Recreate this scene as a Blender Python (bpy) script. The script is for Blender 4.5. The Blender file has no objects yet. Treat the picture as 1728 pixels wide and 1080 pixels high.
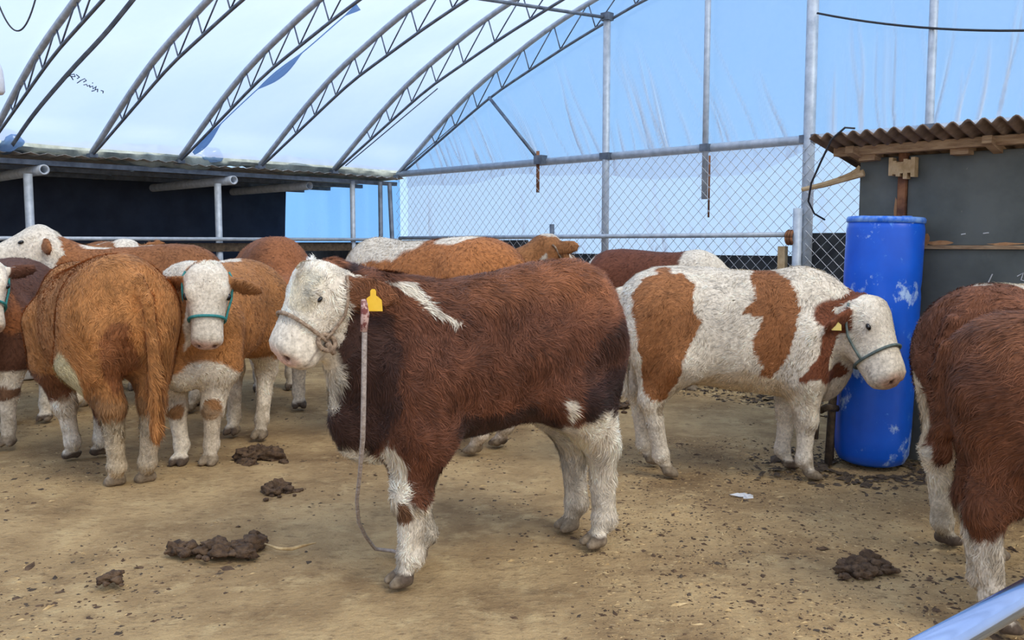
import bpy, math, random
import numpy as np
from mathutils import Vector, Matrix

random.seed(7)
RNG = np.random.default_rng(11)
SC = bpy.context.scene
COL = SC.collection

# ------------------------------------------------------------------ camera, sky, sun, exposure
H_CAM = 1.35
PITCH = math.atan(130 / 1500.0)
cam_d = bpy.data.cameras.new('camera')
cam_d.sensor_width = 36.0
cam_d.lens = 36.0 * 1500.0 / 1728.0
cam_d.clip_start = 0.05
cam_d.clip_end = 400
cam = bpy.data.objects.new('camera', cam_d)
COL.objects.link(cam)
cam.location = (0, 0, H_CAM)
cam.rotation_euler = (math.pi / 2 - PITCH, 0, 0)
SC.camera = cam

world = bpy.data.worlds.new('sky')
SC.world = world
world.use_nodes = True
wn = world.node_tree
wn.nodes.clear()
wo = wn.nodes.new('ShaderNodeOutputWorld')
wb = wn.nodes.new('ShaderNodeBackground')
wt = wn.nodes.new('ShaderNodeTexCoord')
wx = wn.nodes.new('ShaderNodeSeparateXYZ')
wr = wn.nodes.new('ShaderNodeValToRGB')
wr.color_ramp.elements[0].position = 0.0
wr.color_ramp.elements[0].color = (0.50, 0.73, 1.0, 1)
wr.color_ramp.elements[1].position = 0.6
wr.color_ramp.elements[1].color = (0.24, 0.50, 0.95, 1)
wn.links.new(wt.outputs['Generated'], wx.inputs[0])
wn.links.new(wx.outputs['Z'], wr.inputs[0])
wn.links.new(wr.outputs[0], wb.inputs[0])
wb.inputs[1].default_value = 1.0
wn.links.new(wb.outputs[0], wo.inputs[0])

sun_d = bpy.data.lights.new('sun', 'SUN')
sun_d.energy = 5.6
sun_d.color = (1.0, 0.87, 0.68)
sun_d.angle = 0.5
sun = bpy.data.objects.new('sun', sun_d)
COL.objects.link(sun)
sun.location = (4, -6, 12)
sun.rotation_euler = Vector((-0.45, 0.50, -0.74)).to_track_quat('-Z', 'Y').to_euler()

SC.view_settings.view_transform = 'Standard'
SC.view_settings.look = 'None'
SC.view_settings.gamma = 1.0
SC.view_settings.use_curve_mapping = False
SC.view_settings.exposure = 0.35
SC.cycles.use_denoising = True
SC.cycles.max_bounces = 8
SC.cycles.transparent_max_bounces = 12

# ------------------------------------------------------------------ the barn's own axes
# s runs along the end wall from the far corner, t along the tunnel from the end wall towards us
CX, CY = -1.511, 12.248
A44 = math.radians(44)
U1 = np.array([math.sin(A44), math.cos(A44), 0.0])
U2 = np.array([-math.cos(A44), math.sin(A44), 0.0])
ORI = np.array([CX, CY, 0.0])
EAVE = 2.28
WID = 11.8
LEN = 14.0


def G(s, t, z):
    return ORI - U2 * s - U1 * t + np.array([0, 0, z])


# ------------------------------------------------------------------ helpers: materials
def new_mat(name):
    m = bpy.data.materials.new(name)
    m.use_nodes = True
    nt = m.node_tree
    nt.nodes.clear()
    out = nt.nodes.new('ShaderNodeOutputMaterial')
    return m, nt, out


def noise_col(nt, c1, c2, scale, detail=4.0, lo=0.35, hi=0.65, coord='Object', stretch=None, rough=0.6):
    tc = nt.nodes.new('ShaderNodeTexCoord')
    src = tc.outputs[coord]
    if stretch:
        mp = nt.nodes.new('ShaderNodeMapping')
        mp.inputs['Scale'].default_value = stretch
        nt.links.new(src, mp.inputs[0])
        src = mp.outputs[0]
    n = nt.nodes.new('ShaderNodeTexNoise')
    n.inputs['Scale'].default_value = scale
    n.inputs['Detail'].default_value = detail
    n.inputs['Roughness'].default_value = rough
    nt.links.new(src, n.inputs['Vector'])
    r = nt.nodes.new('ShaderNodeValToRGB')
    r.color_ramp.elements[0].position = lo
    r.color_ramp.elements[1].position = hi
    r.color_ramp.elements[0].color = (*c1, 1)
    r.color_ramp.elements[1].color = (*c2, 1)
    nt.links.new(n.outputs['Fac'], r.inputs[0])
    return r.outputs[0], n.outputs['Fac'], src


def mat_plain(name, c1, c2=None, scale=8, rough=0.6, metal=0.0, bump=0.0, lo=0.35, hi=0.65, stretch=None, spec=0.5):
    m, nt, out = new_mat(name)
    b = nt.nodes.new('ShaderNodeBsdfPrincipled')
    b.inputs['Roughness'].default_value = rough
    b.inputs['Metallic'].default_value = metal
    b.inputs['Specular IOR Level'].default_value = spec
    c2 = c2 or tuple(min(1, x * 1.25) for x in c1)
    col, fac, src = noise_col(nt, c1, c2, scale, lo=lo, hi=hi, stretch=stretch)
    nt.links.new(col, b.inputs['Base Color'])
    if bump:
        bp = nt.nodes.new('ShaderNodeBump')
        bp.inputs['Strength'].default_value = bump
        bp.inputs['Distance'].default_value = 0.02
        nt.links.new(fac, bp.inputs['Height'])
        nt.links.new(bp.outputs[0], b.inputs['Normal'])
    nt.links.new(b.outputs[0], out.inputs[0])
    return m


def mat_patch(name, base, patches, rough=0.6, metal=0.0, bump=0.0, spec=0.5):
    """base = (c1, c2, scale); patches = [(colour, scale, lo, hi, stretch)] laid over one another"""
    m, nt, out = new_mat(name)
    b = nt.nodes.new('ShaderNodeBsdfPrincipled')
    b.inputs['Roughness'].default_value = rough
    b.inputs['Metallic'].default_value = metal
    b.inputs['Specular IOR Level'].default_value = spec
    col, fac, _ = noise_col(nt, base[0], base[1], base[2])
    for (c, sc, lo, hi, st) in patches:
        f, _, _ = noise_col(nt, (0, 0, 0), (1, 1, 1), sc, detail=6, lo=lo, hi=hi, stretch=st, rough=0.7)
        mx = nt.nodes.new('ShaderNodeMixRGB')
        nt.links.new(f, mx.inputs[0])
        nt.links.new(col, mx.inputs[1])
        mx.inputs[2].default_value = (*c, 1)
        col = mx.outputs[0]
    nt.links.new(col, b.inputs['Base Color'])
    if bump:
        bp = nt.nodes.new('ShaderNodeBump')
        bp.inputs['Strength'].default_value = bump
        bp.inputs['Distance'].default_value = 0.02
        nt.links.new(fac, bp.inputs['Height'])
        nt.links.new(bp.outputs[0], b.inputs['Normal'])
    nt.links.new(b.outputs[0], out.inputs[0])
    return m


def mat_film(name, clear, milky, gloss, tint, fold=False, rough=0.25):
    """plastic sheeting: part see-through, part light-scattering, a little gloss; folds are doubled film"""
    m, nt, out = new_mat(name)
    tr = nt.nodes.new('ShaderNodeBsdfTransparent')
    tr.inputs[0].default_value = (*clear, 1)
    tl = nt.nodes.new('ShaderNodeBsdfTranslucent')
    tl.inputs[0].default_value = (*tint, 1)
    df = nt.nodes.new('ShaderNodeBsdfDiffuse')
    df.inputs[0].default_value = (*tint, 1)
    gl = nt.nodes.new('ShaderNodeBsdfGlossy')
    gl.inputs['Roughness'].default_value = rough
    gl.inputs[0].default_value = (0.9, 0.95, 1, 1)
    m0 = nt.nodes.new('ShaderNodeMixShader')
    m0.inputs[0].default_value = 0.22
    nt.links.new(tl.outputs[0], m0.inputs[1])
    nt.links.new(df.outputs[0], m0.inputs[2])
    m1 = nt.nodes.new('ShaderNodeMixShader')
    nt.links.new(tr.outputs[0], m1.inputs[1])
    nt.links.new(m0.outputs[0], m1.inputs[2])
    _, fac, _ = noise_col(nt, (0, 0, 0), (1, 1, 1), 0.9, detail=5)
    mr = nt.nodes.new('ShaderNodeMapRange')
    mr.inputs['From Min'].default_value = 0.3
    mr.inputs['From Max'].default_value = 0.7
    mr.inputs['To Min'].default_value = milky - 0.06
    mr.inputs['To Max'].default_value = milky + 0.06
    nt.links.new(fac, mr.inputs[0])
    src = mr.outputs[0]
    if fold:
        at = nt.nodes.new('ShaderNodeAttribute')
        at.attribute_name = 'fold'
        ad = nt.nodes.new('ShaderNodeMath')
        ad.operation = 'ADD'
        ad.use_clamp = True
        nt.links.new(src, ad.inputs[0])
        nt.links.new(at.outputs['Fac'], ad.inputs[1])
        src = ad.outputs[0]
    nt.links.new(src, m1.inputs[0])
    m2 = nt.nodes.new('ShaderNodeMixShader')
    m2.inputs[0].default_value = gloss
    nt.links.new(m1.outputs[0], m2.inputs[1])
    nt.links.new(gl.outputs[0], m2.inputs[2])
    nt.links.new(m2.outputs[0], out.inputs[0])
    return m


def mat_attr(name, rough=0.75, mottled=True, sheen=0.0):
    m, nt, out = new_mat(name)
    b = nt.nodes.new('ShaderNodeBsdfPrincipled')
    b.inputs['Roughness'].default_value = rough
    b.inputs['Specular IOR Level'].default_value = 0.25
    b.inputs['Sheen Weight'].default_value = sheen
    at = nt.nodes.new('ShaderNodeAttribute')
    at.attribute_name = 'coat'
    col = at.outputs['Color']
    if mottled:
        c, fac, _ = noise_col(nt, (0.62, 0.60, 0.58), (1.15, 1.15, 1.15), 55, detail=3, lo=0.3, hi=0.7)
        mx = nt.nodes.new('ShaderNodeMixRGB')
        mx.blend_type = 'MULTIPLY'
        mx.inputs[0].default_value = 1.0
        nt.links.new(col, mx.inputs[1])
        nt.links.new(c, mx.inputs[2])
        col = mx.outputs[0]
    nt.links.new(col, b.inputs['Base Color'])
    nt.links.new(b.outputs[0], out.inputs[0])
    return m


M = {}
M['galv'] = mat_plain('galvanised_steel', (0.38, 0.42, 0.46), (0.54, 0.58, 0.62), 14, rough=0.5, metal=0.2)
M['galv_dark'] = mat_plain('weathered_steel', (0.10, 0.12, 0.15), (0.20, 0.23, 0.27), 10, rough=0.55, metal=0.4)
M['chrome'] = mat_plain('bright_pipe', (0.28, 0.37, 0.56), (0.34, 0.44, 0.64), 6, rough=0.16, metal=0.95)
M['wire'] = mat_plain('fence_wire', (0.42, 0.43, 0.44), (0.55, 0.56, 0.56), 30, rough=0.5, metal=0.3)
M['cable'] = mat_plain('dark_cable', (0.02, 0.022, 0.025), (0.04, 0.04, 0.045), 20, rough=0.6)
M['film_roof'] = mat_film('roof_film', (0.88, 0.94, 1.0), 0.72, 0.04, (0.745, 0.80, 0.92))
M['film_wall'] = mat_film('wall_film', (0.52, 0.73, 0.90), 0.34, 0.05, (0.68, 0.81, 0.95), fold=True)
M['film_skirt'] = mat_film('skirt_film', (0.93, 0.96, 1.0), 0.36, 0.06, (0.80, 0.89, 1.0), fold=True)
M['film_loose'] = mat_film('loose_film', (0.50, 0.66, 0.85), 0.55, 0.08, (0.42, 0.56, 0.74))
M['film_blue'] = mat_film('blue_film', (0.42, 0.70, 1.0), 0.25, 0.04, (0.40, 0.66, 1.0))
M['quilt'] = mat_plain('weathered_quilt', (0.17, 0.21, 0.21), (0.30, 0.35, 0.34), 7, rough=0.9, bump=0.5)
M['navy'] = mat_plain('navy_tarp', (0.020, 0.028, 0.050), (0.036, 0.048, 0.078), 2.5, rough=0.8)
M['black_sheet'] = mat_plain('black_sheet', (0.018, 0.020, 0.022), (0.05, 0.052, 0.052), 6, rough=0.85, bump=0.4)
M['tin'] = mat_patch('tin_sheet', ((0.20, 0.20, 0.20), (0.34, 0.33, 0.31), 5), [((0.16, 0.09, 0.05), 3.0, 0.55, 0.75, None)], rough=0.6, metal=0.25)
M['asbestos'] = mat_patch('brown_corrugated', ((0.10, 0.065, 0.042), (0.20, 0.13, 0.085), 8), [((0.30, 0.22, 0.15), 5, 0.6, 0.8, None)], rough=0.85, bump=0.3)
M['timber'] = mat_plain('rough_timber', (0.26, 0.15, 0.075), (0.46, 0.30, 0.16), 9, rough=0.85, bump=0.5, stretch=(1, 1, 6))
M['timber_pale'] = mat_plain('split_timber', (0.42, 0.27, 0.12), (0.62, 0.44, 0.24), 12, rough=0.85, bump=0.6)
M['panel'] = mat_patch('old_dark_board', ((0.075, 0.080, 0.066), (0.12, 0.125, 0.105), 3.5),
                       [((0.16, 0.15, 0.12), 6, 0.62, 0.78, None), ((0.32, 0.28, 0.20), 16, 0.70, 0.76, None)], rough=0.6, bump=0.15)
M['rust'] = mat_plain('rusty_steel', (0.12, 0.045, 0.02), (0.34, 0.14, 0.055), 10, rough=0.85, bump=0.4)
M['rust_stain'] = mat_plain('rust_orange', (0.42, 0.19, 0.07), (0.55, 0.30, 0.14), 16, rough=0.9)
M['drum'] = mat_patch('blue_plastic', ((0.002, 0.082, 0.54), (0.004, 0.125, 0.72), 2.0),
                      [((0.45, 0.62, 0.88), 3.6, 0.575, 0.64, (1.2, 1.2, 0.9)), ((0.10, 0.30, 0.75), 14, 0.62, 0.72, None)], rough=0.38, bump=0.05)
M['drum_edge'] = mat_plain('scuffed_blue', (0.01, 0.14, 0.66), (0.22, 0.40, 0.75), 22, rough=0.5)
M['mud'] = mat_plain('dark_mud', (0.045, 0.030, 0.018), (0.11, 0.075, 0.045), 20, rough=0.95, bump=0.6)
M['dung'] = mat_plain('dung', (0.050, 0.026, 0.012), (0.14, 0.080, 0.038), 30, rough=0.9, bump=0.9)
M['straw'] = mat_plain('straw', (0.42, 0.27, 0.11), (0.66, 0.48, 0.24), 30, rough=0.85)
M['concrete'] = mat_plain('concrete', (0.30, 0.27, 0.23), (0.46, 0.42, 0.36), 7, rough=0.95, bump=0.3)
M['dark_in'] = mat_plain('dark_trough', (0.02, 0.022, 0.025), (0.045, 0.045, 0.045), 5, rough=0.9)
M['fur'] = mat_attr('cattle_fur', 0.7, False, 0.03)
M['hide'] = mat_attr('cattle_hide', 0.8, True, 0.03)
M['eye'] = mat_plain('wet_eye', (0.006, 0.004, 0.003), (0.012, 0.009, 0.007), 10, rough=0.08)
M['tag'] = mat_plain('yellow_tag', (0.85, 0.48, 0.02), (0.95, 0.58, 0.05), 12, rough=0.4)
M['tag_pale'] = mat_plain('pale_yellow_tag', (0.80, 0.60, 0.12), (0.90, 0.72, 0.22), 12, rough=0.4)
M['teal'] = mat_plain('teal_webbing', (0.02, 0.17, 0.17), (0.05, 0.28, 0.26), 40, rough=0.8)
M['olive'] = mat_plain('grey_green_webbing', (0.08, 0.11, 0.10), (0.16, 0.20, 0.18), 40, rough=0.8)
M['hemp'] = mat_plain('old_rope', (0.20, 0.13, 0.08), (0.42, 0.30, 0.20), 60, rough=0.9, bump=0.6)
M['rope_grey'] = mat_plain('grey_rope', (0.30, 0.24, 0.20), (0.48, 0.40, 0.34), 60, rough=0.9, bump=0.6)
M['red_wrap'] = mat_plain('red_wrap', (0.18, 0.05, 0.04), (0.55, 0.36, 0.30), 45, rough=0.9, lo=0.45, hi=0.55)
M['white_plastic'] = mat_plain('white_plastic', (0.62, 0.64, 0.68), (0.72, 0.73, 0.76), 6, rough=0.35)
M['grey_cap'] = mat_plain('lamp_socket', (0.03, 0.035, 0.04), (0.06, 0.06, 0.07), 12, rough=0.5)
M['ink'] = mat_plain('faded_ink', (0.05, 0.08, 0.12), (0.10, 0.14, 0.20), 20, rough=0.7)
M['paper'] = mat_plain('pale_scrap', (0.60, 0.58, 0.55), (0.78, 0.76, 0.72), 20, rough=0.8)


# ------------------------------------------------------------------ helpers: meshes and objects
class MB:
    def __init__(self):
        self.v = []
        self.f = []

    def add(self, verts, faces):
        o = len(self.v)
        self.v.extend([tuple(map(float, p)) for p in verts])
        self.f.extend([tuple(i + o for i in fc) for fc in faces])

    def tube(self, pts, r, n=8, caps=True):
        pts = [np.array(p, float) for p in pts]
        k = len(pts)
        rs = [r] * k if np.isscalar(r) else list(r)
        o = len(self.v)
        prev = None
        for i, p in enumerate(pts):
            d = pts[min(i + 1, k - 1)] - pts[max(i - 1, 0)]
            d = d / (np.linalg.norm(d) + 1e-9)
            if prev is None:
                a = np.array([0, 0, 1.0]) if abs(d[2]) < 0.9 else np.array([1.0, 0, 0])
                x = np.cross(d, a)
            else:
                x = prev - d * np.dot(prev, d)
            x = x / (np.linalg.norm(x) + 1e-9)
            prev = x
            y = np.cross(d, x)
            for j in range(n):
                a = 2 * math.pi * j / n
                self.v.append(tuple(p + (x * math.cos(a) + y * math.sin(a)) * rs[i]))
        for i in range(k - 1):
            for j in range(n):
                a, b = o + i * n + j, o + i * n + (j + 1) % n
                self.f.append((a, b, b + n, a + n))
        if caps:
            self.f.append(tuple(o + j for j in range(n))[::-1])
            self.f.append(tuple(o + (k - 1) * n + j for j in range(n)))

    def box(self, c, half, axes=None):
        c = np.array(c, float)
        if axes is None:
            axes = np.eye(3)
        vs = []
        for sx in (-1, 1):
            for sy in (-1, 1):
                for sz in (-1, 1):
                    vs.append(c + axes[0] * half[0] * sx + axes[1] * half[1] * sy + axes[2] * half[2] * sz)
        self.add(vs, [(0, 1, 3, 2), (4, 6, 7, 5), (0, 4, 5, 1), (2, 3, 7, 6), (0, 2, 6, 4), (1, 5, 7, 3)])

    def grid(self, fn, nu, nv, close=False):
        o = len(self.v)
        for i in range(nu + 1):
            for j in range(nv + 1):
                self.v.append(tuple(map(float, fn(i / nu, j / nv))))
        for i in range(nu):
            for j in range(nv):
                a = o + i * (nv + 1) + j
                self.f.append((a, a + 1, a + nv + 2, a + nv + 1))

    def build(self, name, mat, parent=None, smooth=False, bevel=0.0):
        me = bpy.data.meshes.new(name)
        me.from_pydata(self.v, [], self.f)
        me.materials.append(M[mat] if isinstance(mat, str) else mat)
        if smooth:
            me.polygons.foreach_set('use_smooth', [True] * len(me.polygons))
        o = bpy.data.objects.new(name, me)
        COL.objects.link(o)
        if parent is not None:
            o.parent = parent
            o.matrix_parent_inverse = parent.matrix_basis.inverted()
        if bevel:
            b = o.modifiers.new('bevel', 'BEVEL')
            b.width = bevel
            b.segments = 2
        return o


def tag(o, label=None, cat=None, group=None, kind=None):
    if label: o['label'] = label
    if cat: o['category'] = cat
    if group: o['group'] = group
    if kind: o['kind'] = kind
    return o


def empty(name, loc=(0, 0, 0), rz=0.0, sc=1.0):
    o = bpy.data.objects.new(name, None)
    COL.objects.link(o)
    o.location = tuple(map(float, loc))
    o.rotation_euler = (0, 0, rz)
    o.scale = (sc, sc, sc)
    o.empty_display_size = 0.1
    o.matrix_basis = Matrix.LocRotScale(Vector(o.location), o.rotation_euler, Vector((sc, sc, sc)))
    return o


AX = np.array([-U2, -U1, np.array([0, 0, 1.0])])   # box axes: along s, along t, up


def pipe(a, b, r, name, mat, parent=None, n=10):
    mb = MB()
    mb.tube([a, b], r, n)
    return mb.build(name, mat, parent, smooth=True)


# ------------------------------------------------------------------ noise used for shapes
class Noise3:
    def __init__(self, seed, octs=((1.0, 1.0), (2.1, 0.5), (4.3, 0.28))):
        g = np.random.default_rng(seed)
        self.w = []
        for f, a in octs:
            for _ in range(5):
                d = g.normal(size=3)
                d /= np.linalg.norm(d)
                self.w.append((d * f * g.uniform(0.7, 1.3), g.uniform(0, 6.28), a / 2.2))

    def __call__(self, P):
        r = 0
        for d, ph, a in self.w:
            r = r + a * np.sin(P @ (d * 6.28) + ph)
        return r


# ================================================================== THE SETTING
# ------------------------------------------------------------------ ground
def ground_material():
    m, nt, out = new_mat('trampled_earth')
    b = nt.nodes.new('ShaderNodeBsdfPrincipled')
    b.inputs['Roughness'].default_value = 0.95
    b.inputs['Specular IOR Level'].default_value = 0.15
    col, fac, _ = noise_col(nt, (0.27, 0.170, 0.080), (0.54, 0.37, 0.178), 1.3, detail=9, lo=0.36, hi=0.62, rough=0.68)
    def over(c, sc, lo, hi, st=None, amt=1.0):
        nonlocal col
        f, ff, _ = noise_col(nt, (0, 0, 0), (amt, amt, amt), sc, detail=5, lo=lo, hi=hi, stretch=st, rough=0.65)
        mx = nt.nodes.new('ShaderNodeMixRGB')
        nt.links.new(f, mx.inputs[0])
        nt.links.new(col, mx.inputs[1])
        mx.inputs[2].default_value = (*c, 1)
        col = mx.outputs[0]
        return ff
    over((0.62, 0.45, 0.225), 5.0, 0.52, 0.72, None, 0.8)
    over((0.10, 0.064, 0.034), 2.3, 0.60, 0.72, None, 0.45)
    f1 = over((0.19, 0.120, 0.062), 17, 0.56, 0.68, (1, 1.6, 1), 0.65)
    f2 = over((0.62, 0.48, 0.29), 45, 0.62, 0.72, None, 0.5)
    over((0.05, 0.030, 0.016), 60, 0.66, 0.72, None, 0.7)
    nt.links.new(col, b.inputs['Base Color'])
    bp = nt.nodes.new('ShaderNodeBump')
    bp.inputs['Strength'].default_value = 0.7
    bp.inputs['Distance'].default_value = 0.02
    nt.links.new(f2, bp.inputs['Height'])
    bp2 = nt.nodes.new('ShaderNodeBump')
    bp2.inputs['Strength'].default_value = 0.6
    bp2.inputs['Distance'].default_value = 0.04
    nt.links.new(f1, bp2.inputs['Height'])
    nt.links.new(bp.outputs[0], bp2.inputs['Normal'])
    nt.links.new(bp2.outputs[0], b.inputs['Normal'])
    nt.links.new(b.outputs[0], out.inputs[0])
    return m


NG = Noise3(3, ((0.35, 1.0), (1.1, 0.5), (3.0, 0.25), (7.0, 0.12)))
M['ground'] = ground_material()
mb = MB()
xs = np.concatenate([np.linspace(-40, -8, 9)[:-1], np.linspace(-8, 6, 200), np.linspace(6, 40, 9)[1:]])
ys = np.concatenate([np.linspace(-30, 0, 9)[:-1], np.linspace(0, 14, 220), np.linspace(14, 60, 10)[1:]])
gx, gy = np.meshgrid(xs, ys, indexing='ij')
P = np.stack([gx.ravel(), gy.ravel(), np.zeros(gx.size)], 1)
gz = NG(P) * 0.010
gz[(P[:, 0] < -8) | (P[:, 0] > 6) | (P[:, 1] > 14) | (P[:, 1] < 0)] *= 0.2
P[:, 2] = gz - 0.012
nx, ny = gx.shape
idx = np.arange(nx * ny).reshape(nx, ny)
q = np.stack([idx[:-1, :-1], idx[1:, :-1], idx[1:, 1:], idx[:-1, 1:]], -1).reshape(-1, 4)
me = bpy.data.meshes.new('floor')
me.from_pydata(P.tolist(), [], q.tolist())
me.polygons.foreach_set('use_smooth', [True] * len(me.polygons))
me.materials.append(M['ground'])
floor = bpy.data.objects.new('floor', me)
COL.objects.link(floor)
tag(floor, 'trampled tan earth floor of the cattle barn', None, None, 'structure')


# ------------------------------------------------------------------ arch profile
ARCH_TOP = [(0.0, 2.28), (0.95, 2.92), (1.57, 3.28), (2.65, 3.74), (3.29, 3.94), (4.2, 4.16), (5.9, 4.34)]
ARCH_BOT = [(0.02, 2.26), (1.83, 3.14), (3.05, 3.56), (4.07, 3.86), (5.0, 4.02), (5.9, 4.08)]


def arch(pts, s):
    s = min(s, WID - s) if s > WID / 2 else s
    xs_ = [p[0] for p in pts]
    zs_ = [p[1] for p in pts]
    # smooth (Catmull-like) interpolation through sampled means
    k = 0.25
    return float(np.mean([np.interp(abs(s + d) if s + d < WID / 2 else WID - s - d, xs_, zs_) for d in np.linspace(-k, k, 7)])) if k < s else float(np.interp(s, xs_, zs_))


SS = np.linspace(0, WID, 61)
TOPZ = np.array([arch(ARCH_TOP, s) for s in SS])
BOTZ = np.array([arch(ARCH_BOT, s) for s in SS])


def rise(t):      # the roof climbs towards the end wall
    return 1.0 - 0.060 * min(max(t, 0.0), 5.4)


def topz(s, t=0.0): return EAVE + (float(np.interp(s, SS, TOPZ)) - EAVE) * rise(t)
def botz(s, t=0.0): return EAVE + (float(np.interp(s, SS, BOTZ)) - EAVE) * rise(t)


# roof film over the trusses
TR_T = [0.0, 1.10, 2.14, 3.14, 4.08, 5.05, 6.05, 7.1, 8.1]
mb = MB()
NR = Noise3(8, ((0.5, 1), (1.3, 0.5)))


def roof_pt(u, v):
    t = u * LEN - 0.05 * (1 - u)
    s = v * WID
    sag = 0.03 * math.sin(math.pi * ((t % 1.03) / 1.03)) if 0.3 < s < WID - 0.3 else 0
    nn = float(NR(np.array([[s, t, 0]]))[0]) * 0.010
    return G(s, t, topz(s, t) + 0.05 - sag + nn)


mb.grid(roof_pt, 84, 90)
o = mb.build('ceiling', 'film_roof', None, True)
tag(o, 'white translucent plastic film roof over the arched trusses', None, None, 'structure')


# ------------------------------------------------------------------ end wall film with gathered folds
def film_wall(name, mat, s0, s1, zlo, zhi_fn, t, nfold, slant, ds=0.016, nz=46, amp=0.030, seed=1, flo=1.1):
    g = np.random.default_rng(seed)
    ns = int((s1 - s0) / ds)
    S = np.linspace(s0, s1, ns + 1)
    V = np.linspace(0, 1, nz + 1)
    zh = np.array([zhi_fn(s) for s in S])
    zl = np.array([zlo(s) if callable(zlo) else zlo for s in S])
    SSg, VV = np.meshgrid(S, V, indexing='ij')
    Z = zl[:, None] + (zh - zl)[:, None] * VV
    D = np.zeros_like(Z)
    F = np.zeros_like(Z)
    for k in range(nfold):
        sb = g.uniform(s0, s1)
        z0 = np.interp(sb, S, zl)
        sl = slant(sb) * g.uniform(0.7, 1.3)
        w = g.uniform(0.008, 0.020)
        a = g.uniform(0.3, 1.0) ** 2
        L = g.uniform(0.35, 1.3)
        hgt = Z - z0
        line = sb + sl * hgt + 0.02 * np.sin(hgt * 5 + k)
        fade = np.clip(1 - hgt / L, 0, 1) ** 0.7
        x = (SSg - line) / w
        D += amp * a * fade * np.exp(-x * x) * g.choice([-1, 1])
        F += a * fade * np.exp(-(x * 1.1) ** 2)
    Pn = np.stack([SSg.ravel(), np.zeros(SSg.size), Z.ravel()], 1)
    D += Noise3(seed + 50, ((0.6, 1), (1.7, 0.4)))(Pn).reshape(D.shape) * 0.012
    X = ORI[None, None, :] - U2 * SSg[..., None] - U1 * (t + D)[..., None]
    X[..., 2] = Z
    me = bpy.data.meshes.new(name)
    idx = np.arange(SSg.size).reshape(SSg.shape)
    q = np.stack([idx[:-1, :-1], idx[1:, :-1], idx[1:, 1:], idx[:-1, 1:]], -1).reshape(-1, 4)
    me.from_pydata(X.reshape(-1, 3).tolist(), [], q.tolist())
    me.polygons.foreach_set('use_smooth', [True] * len(me.polygons))
    at = me.attributes.new('fold', 'FLOAT', 'POINT')
    at.data.foreach_set('value', np.clip(F.ravel() * flo, 0, 0.75).astype(np.float32))
    me.materials.append(M[mat])
    o = bpy.data.objects.new(name, me)
    COL.objects.link(o)
    return o


def slant_fn(s):
    return -0.55 if s < 3.6 else (-0.42 if s < 5.7 else (-0.08 if s < 6.9 else 0.12))


o = film_wall('wall_end', 'film_wall', 0.0, WID, EAVE, lambda s: topz(s) + 0.04, 0.0, 190, slant_fn, seed=4)
tag(o, 'blue tinted plastic film gable wall with gathered folds', None, None, 'structure')
sk = film_wall('skirt', 'film_skirt', 0.05, 8.6, 1.0, lambda s: EAVE - 0.02, -0.06, 40, lambda s: -0.2, seed=9, nz=22, ds=0.03)
sk.name = 'wall_end_skirt'
tag(sk, 'pale plastic film closing the end wall below the beam', None, None, 'structure')
# loose flap hanging from the beam in front of the fence
NF = Noise3(21, ((0.5, 1), (1.6, 0.5)))


def flap_lo(s):
    return EAVE - 0.20 - 0.09 * float(NF(np.array([[s, 0, 0]]))[0]) - 0.06 * math.exp(-((s - 0.8) / 0.5) ** 2)


o = film_wall('film_flap', 'film_skirt', 0.15, 5.9, flap_lo, lambda s: EAVE + 0.01, 0.03, 26, lambda s: -0.3, seed=13, nz=10, ds=0.03)
tag(o, 'crumpled pale film flap hanging along the end wall beam', 'plastic film')

# other sides of the tunnel (side wall by the shed, end behind us)
mb = MB()
mb.grid(lambda u, v: G(WID, u * LEN, v * (EAVE + 0.05)), 20, 4)
tag(mb.build('wall_side', 'film_roof'), 'translucent film side wall of the tunnel', None, None, 'structure')
mb = MB()
mb.grid(lambda u, v: G(u * WID, LEN, v * (topz(u * WID, LEN) + 0.04)), 40, 6)
tag(mb.build('wall_back', 'film_roof'), 'translucent film wall behind the viewer', None, None, 'structure')

# low dark wall under the film, behind the fence
mb = MB()
for s0, s1, zt in ((-0.1, 2.35, 1.385), (2.35, 5.9, 1.23), (5.9, 8.9, 1.44)):
    mb.box(G((s0 + s1) / 2, -0.005, zt / 2), ((s1 - s0) / 2, 0.02, zt / 2), AX)
tag(mb.build('wall_end_base', 'black_sheet'), 'low black sheeting wall at the foot of the end wall', None, None, 'structure')

# end wall beam and posts
o = pipe(G(0, 0.05, EAVE), G(WID, 0.05, EAVE), 0.042, 'gable_beam', 'galv')
tag(o, 'long grey steel beam running across the end wall', 'beam')
for s, z0, z1, r, lab, nm in ((3.6, 0, 3.76, 0.040, 'tall grey end wall post standing behind the middle of the fence', 'gable_post'),
                              (4.83, 1.78, 4.06, 0.030, 'thin rusty end wall post with its cut end hanging below the beam', 'gable_post'),
                              (5.9, 0, 4.10, 0.052, 'thickest end wall post beside the corner of the corrugated roof', 'gable_post'),
                              (6.93, 0, 4.0, 0.034, 'slim end wall post rising behind the corrugated shed roof', 'gable_post')):
    e = empty(nm, G(s, 0.10, z0))
    tag(e, lab, 'post')
    pipe(G(s, 0.10, z0), G(s, 0.10, z1), r, 'shaft', 'galv', e)
    mb = MB()
    mb.box(G(s, 0.08, EAVE), (r * 1.5, 0.06, 0.035), AX)
    mb.build('clamp', 'galv_dark', e)
    if s == 4.83:
        pipe(G(s + 0.05, 0.1, 1.60), G(s + 0.05, 0.1, 2.2), 0.010, 'hook_rod', 'rust', e)
    if s == 3.6:
        mb = MB()
        mb.box(G(s, 0.1, 3.74), (0.05, 0.05, 0.04), AX)
        mb.build('joint_plate', 'galv_dark', e)
o = pipe(G(1.81, 0.10, 3.10), G(2.63, 0.10, 2.30), 0.020, 'diagonal_brace', 'galv_dark')
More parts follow.
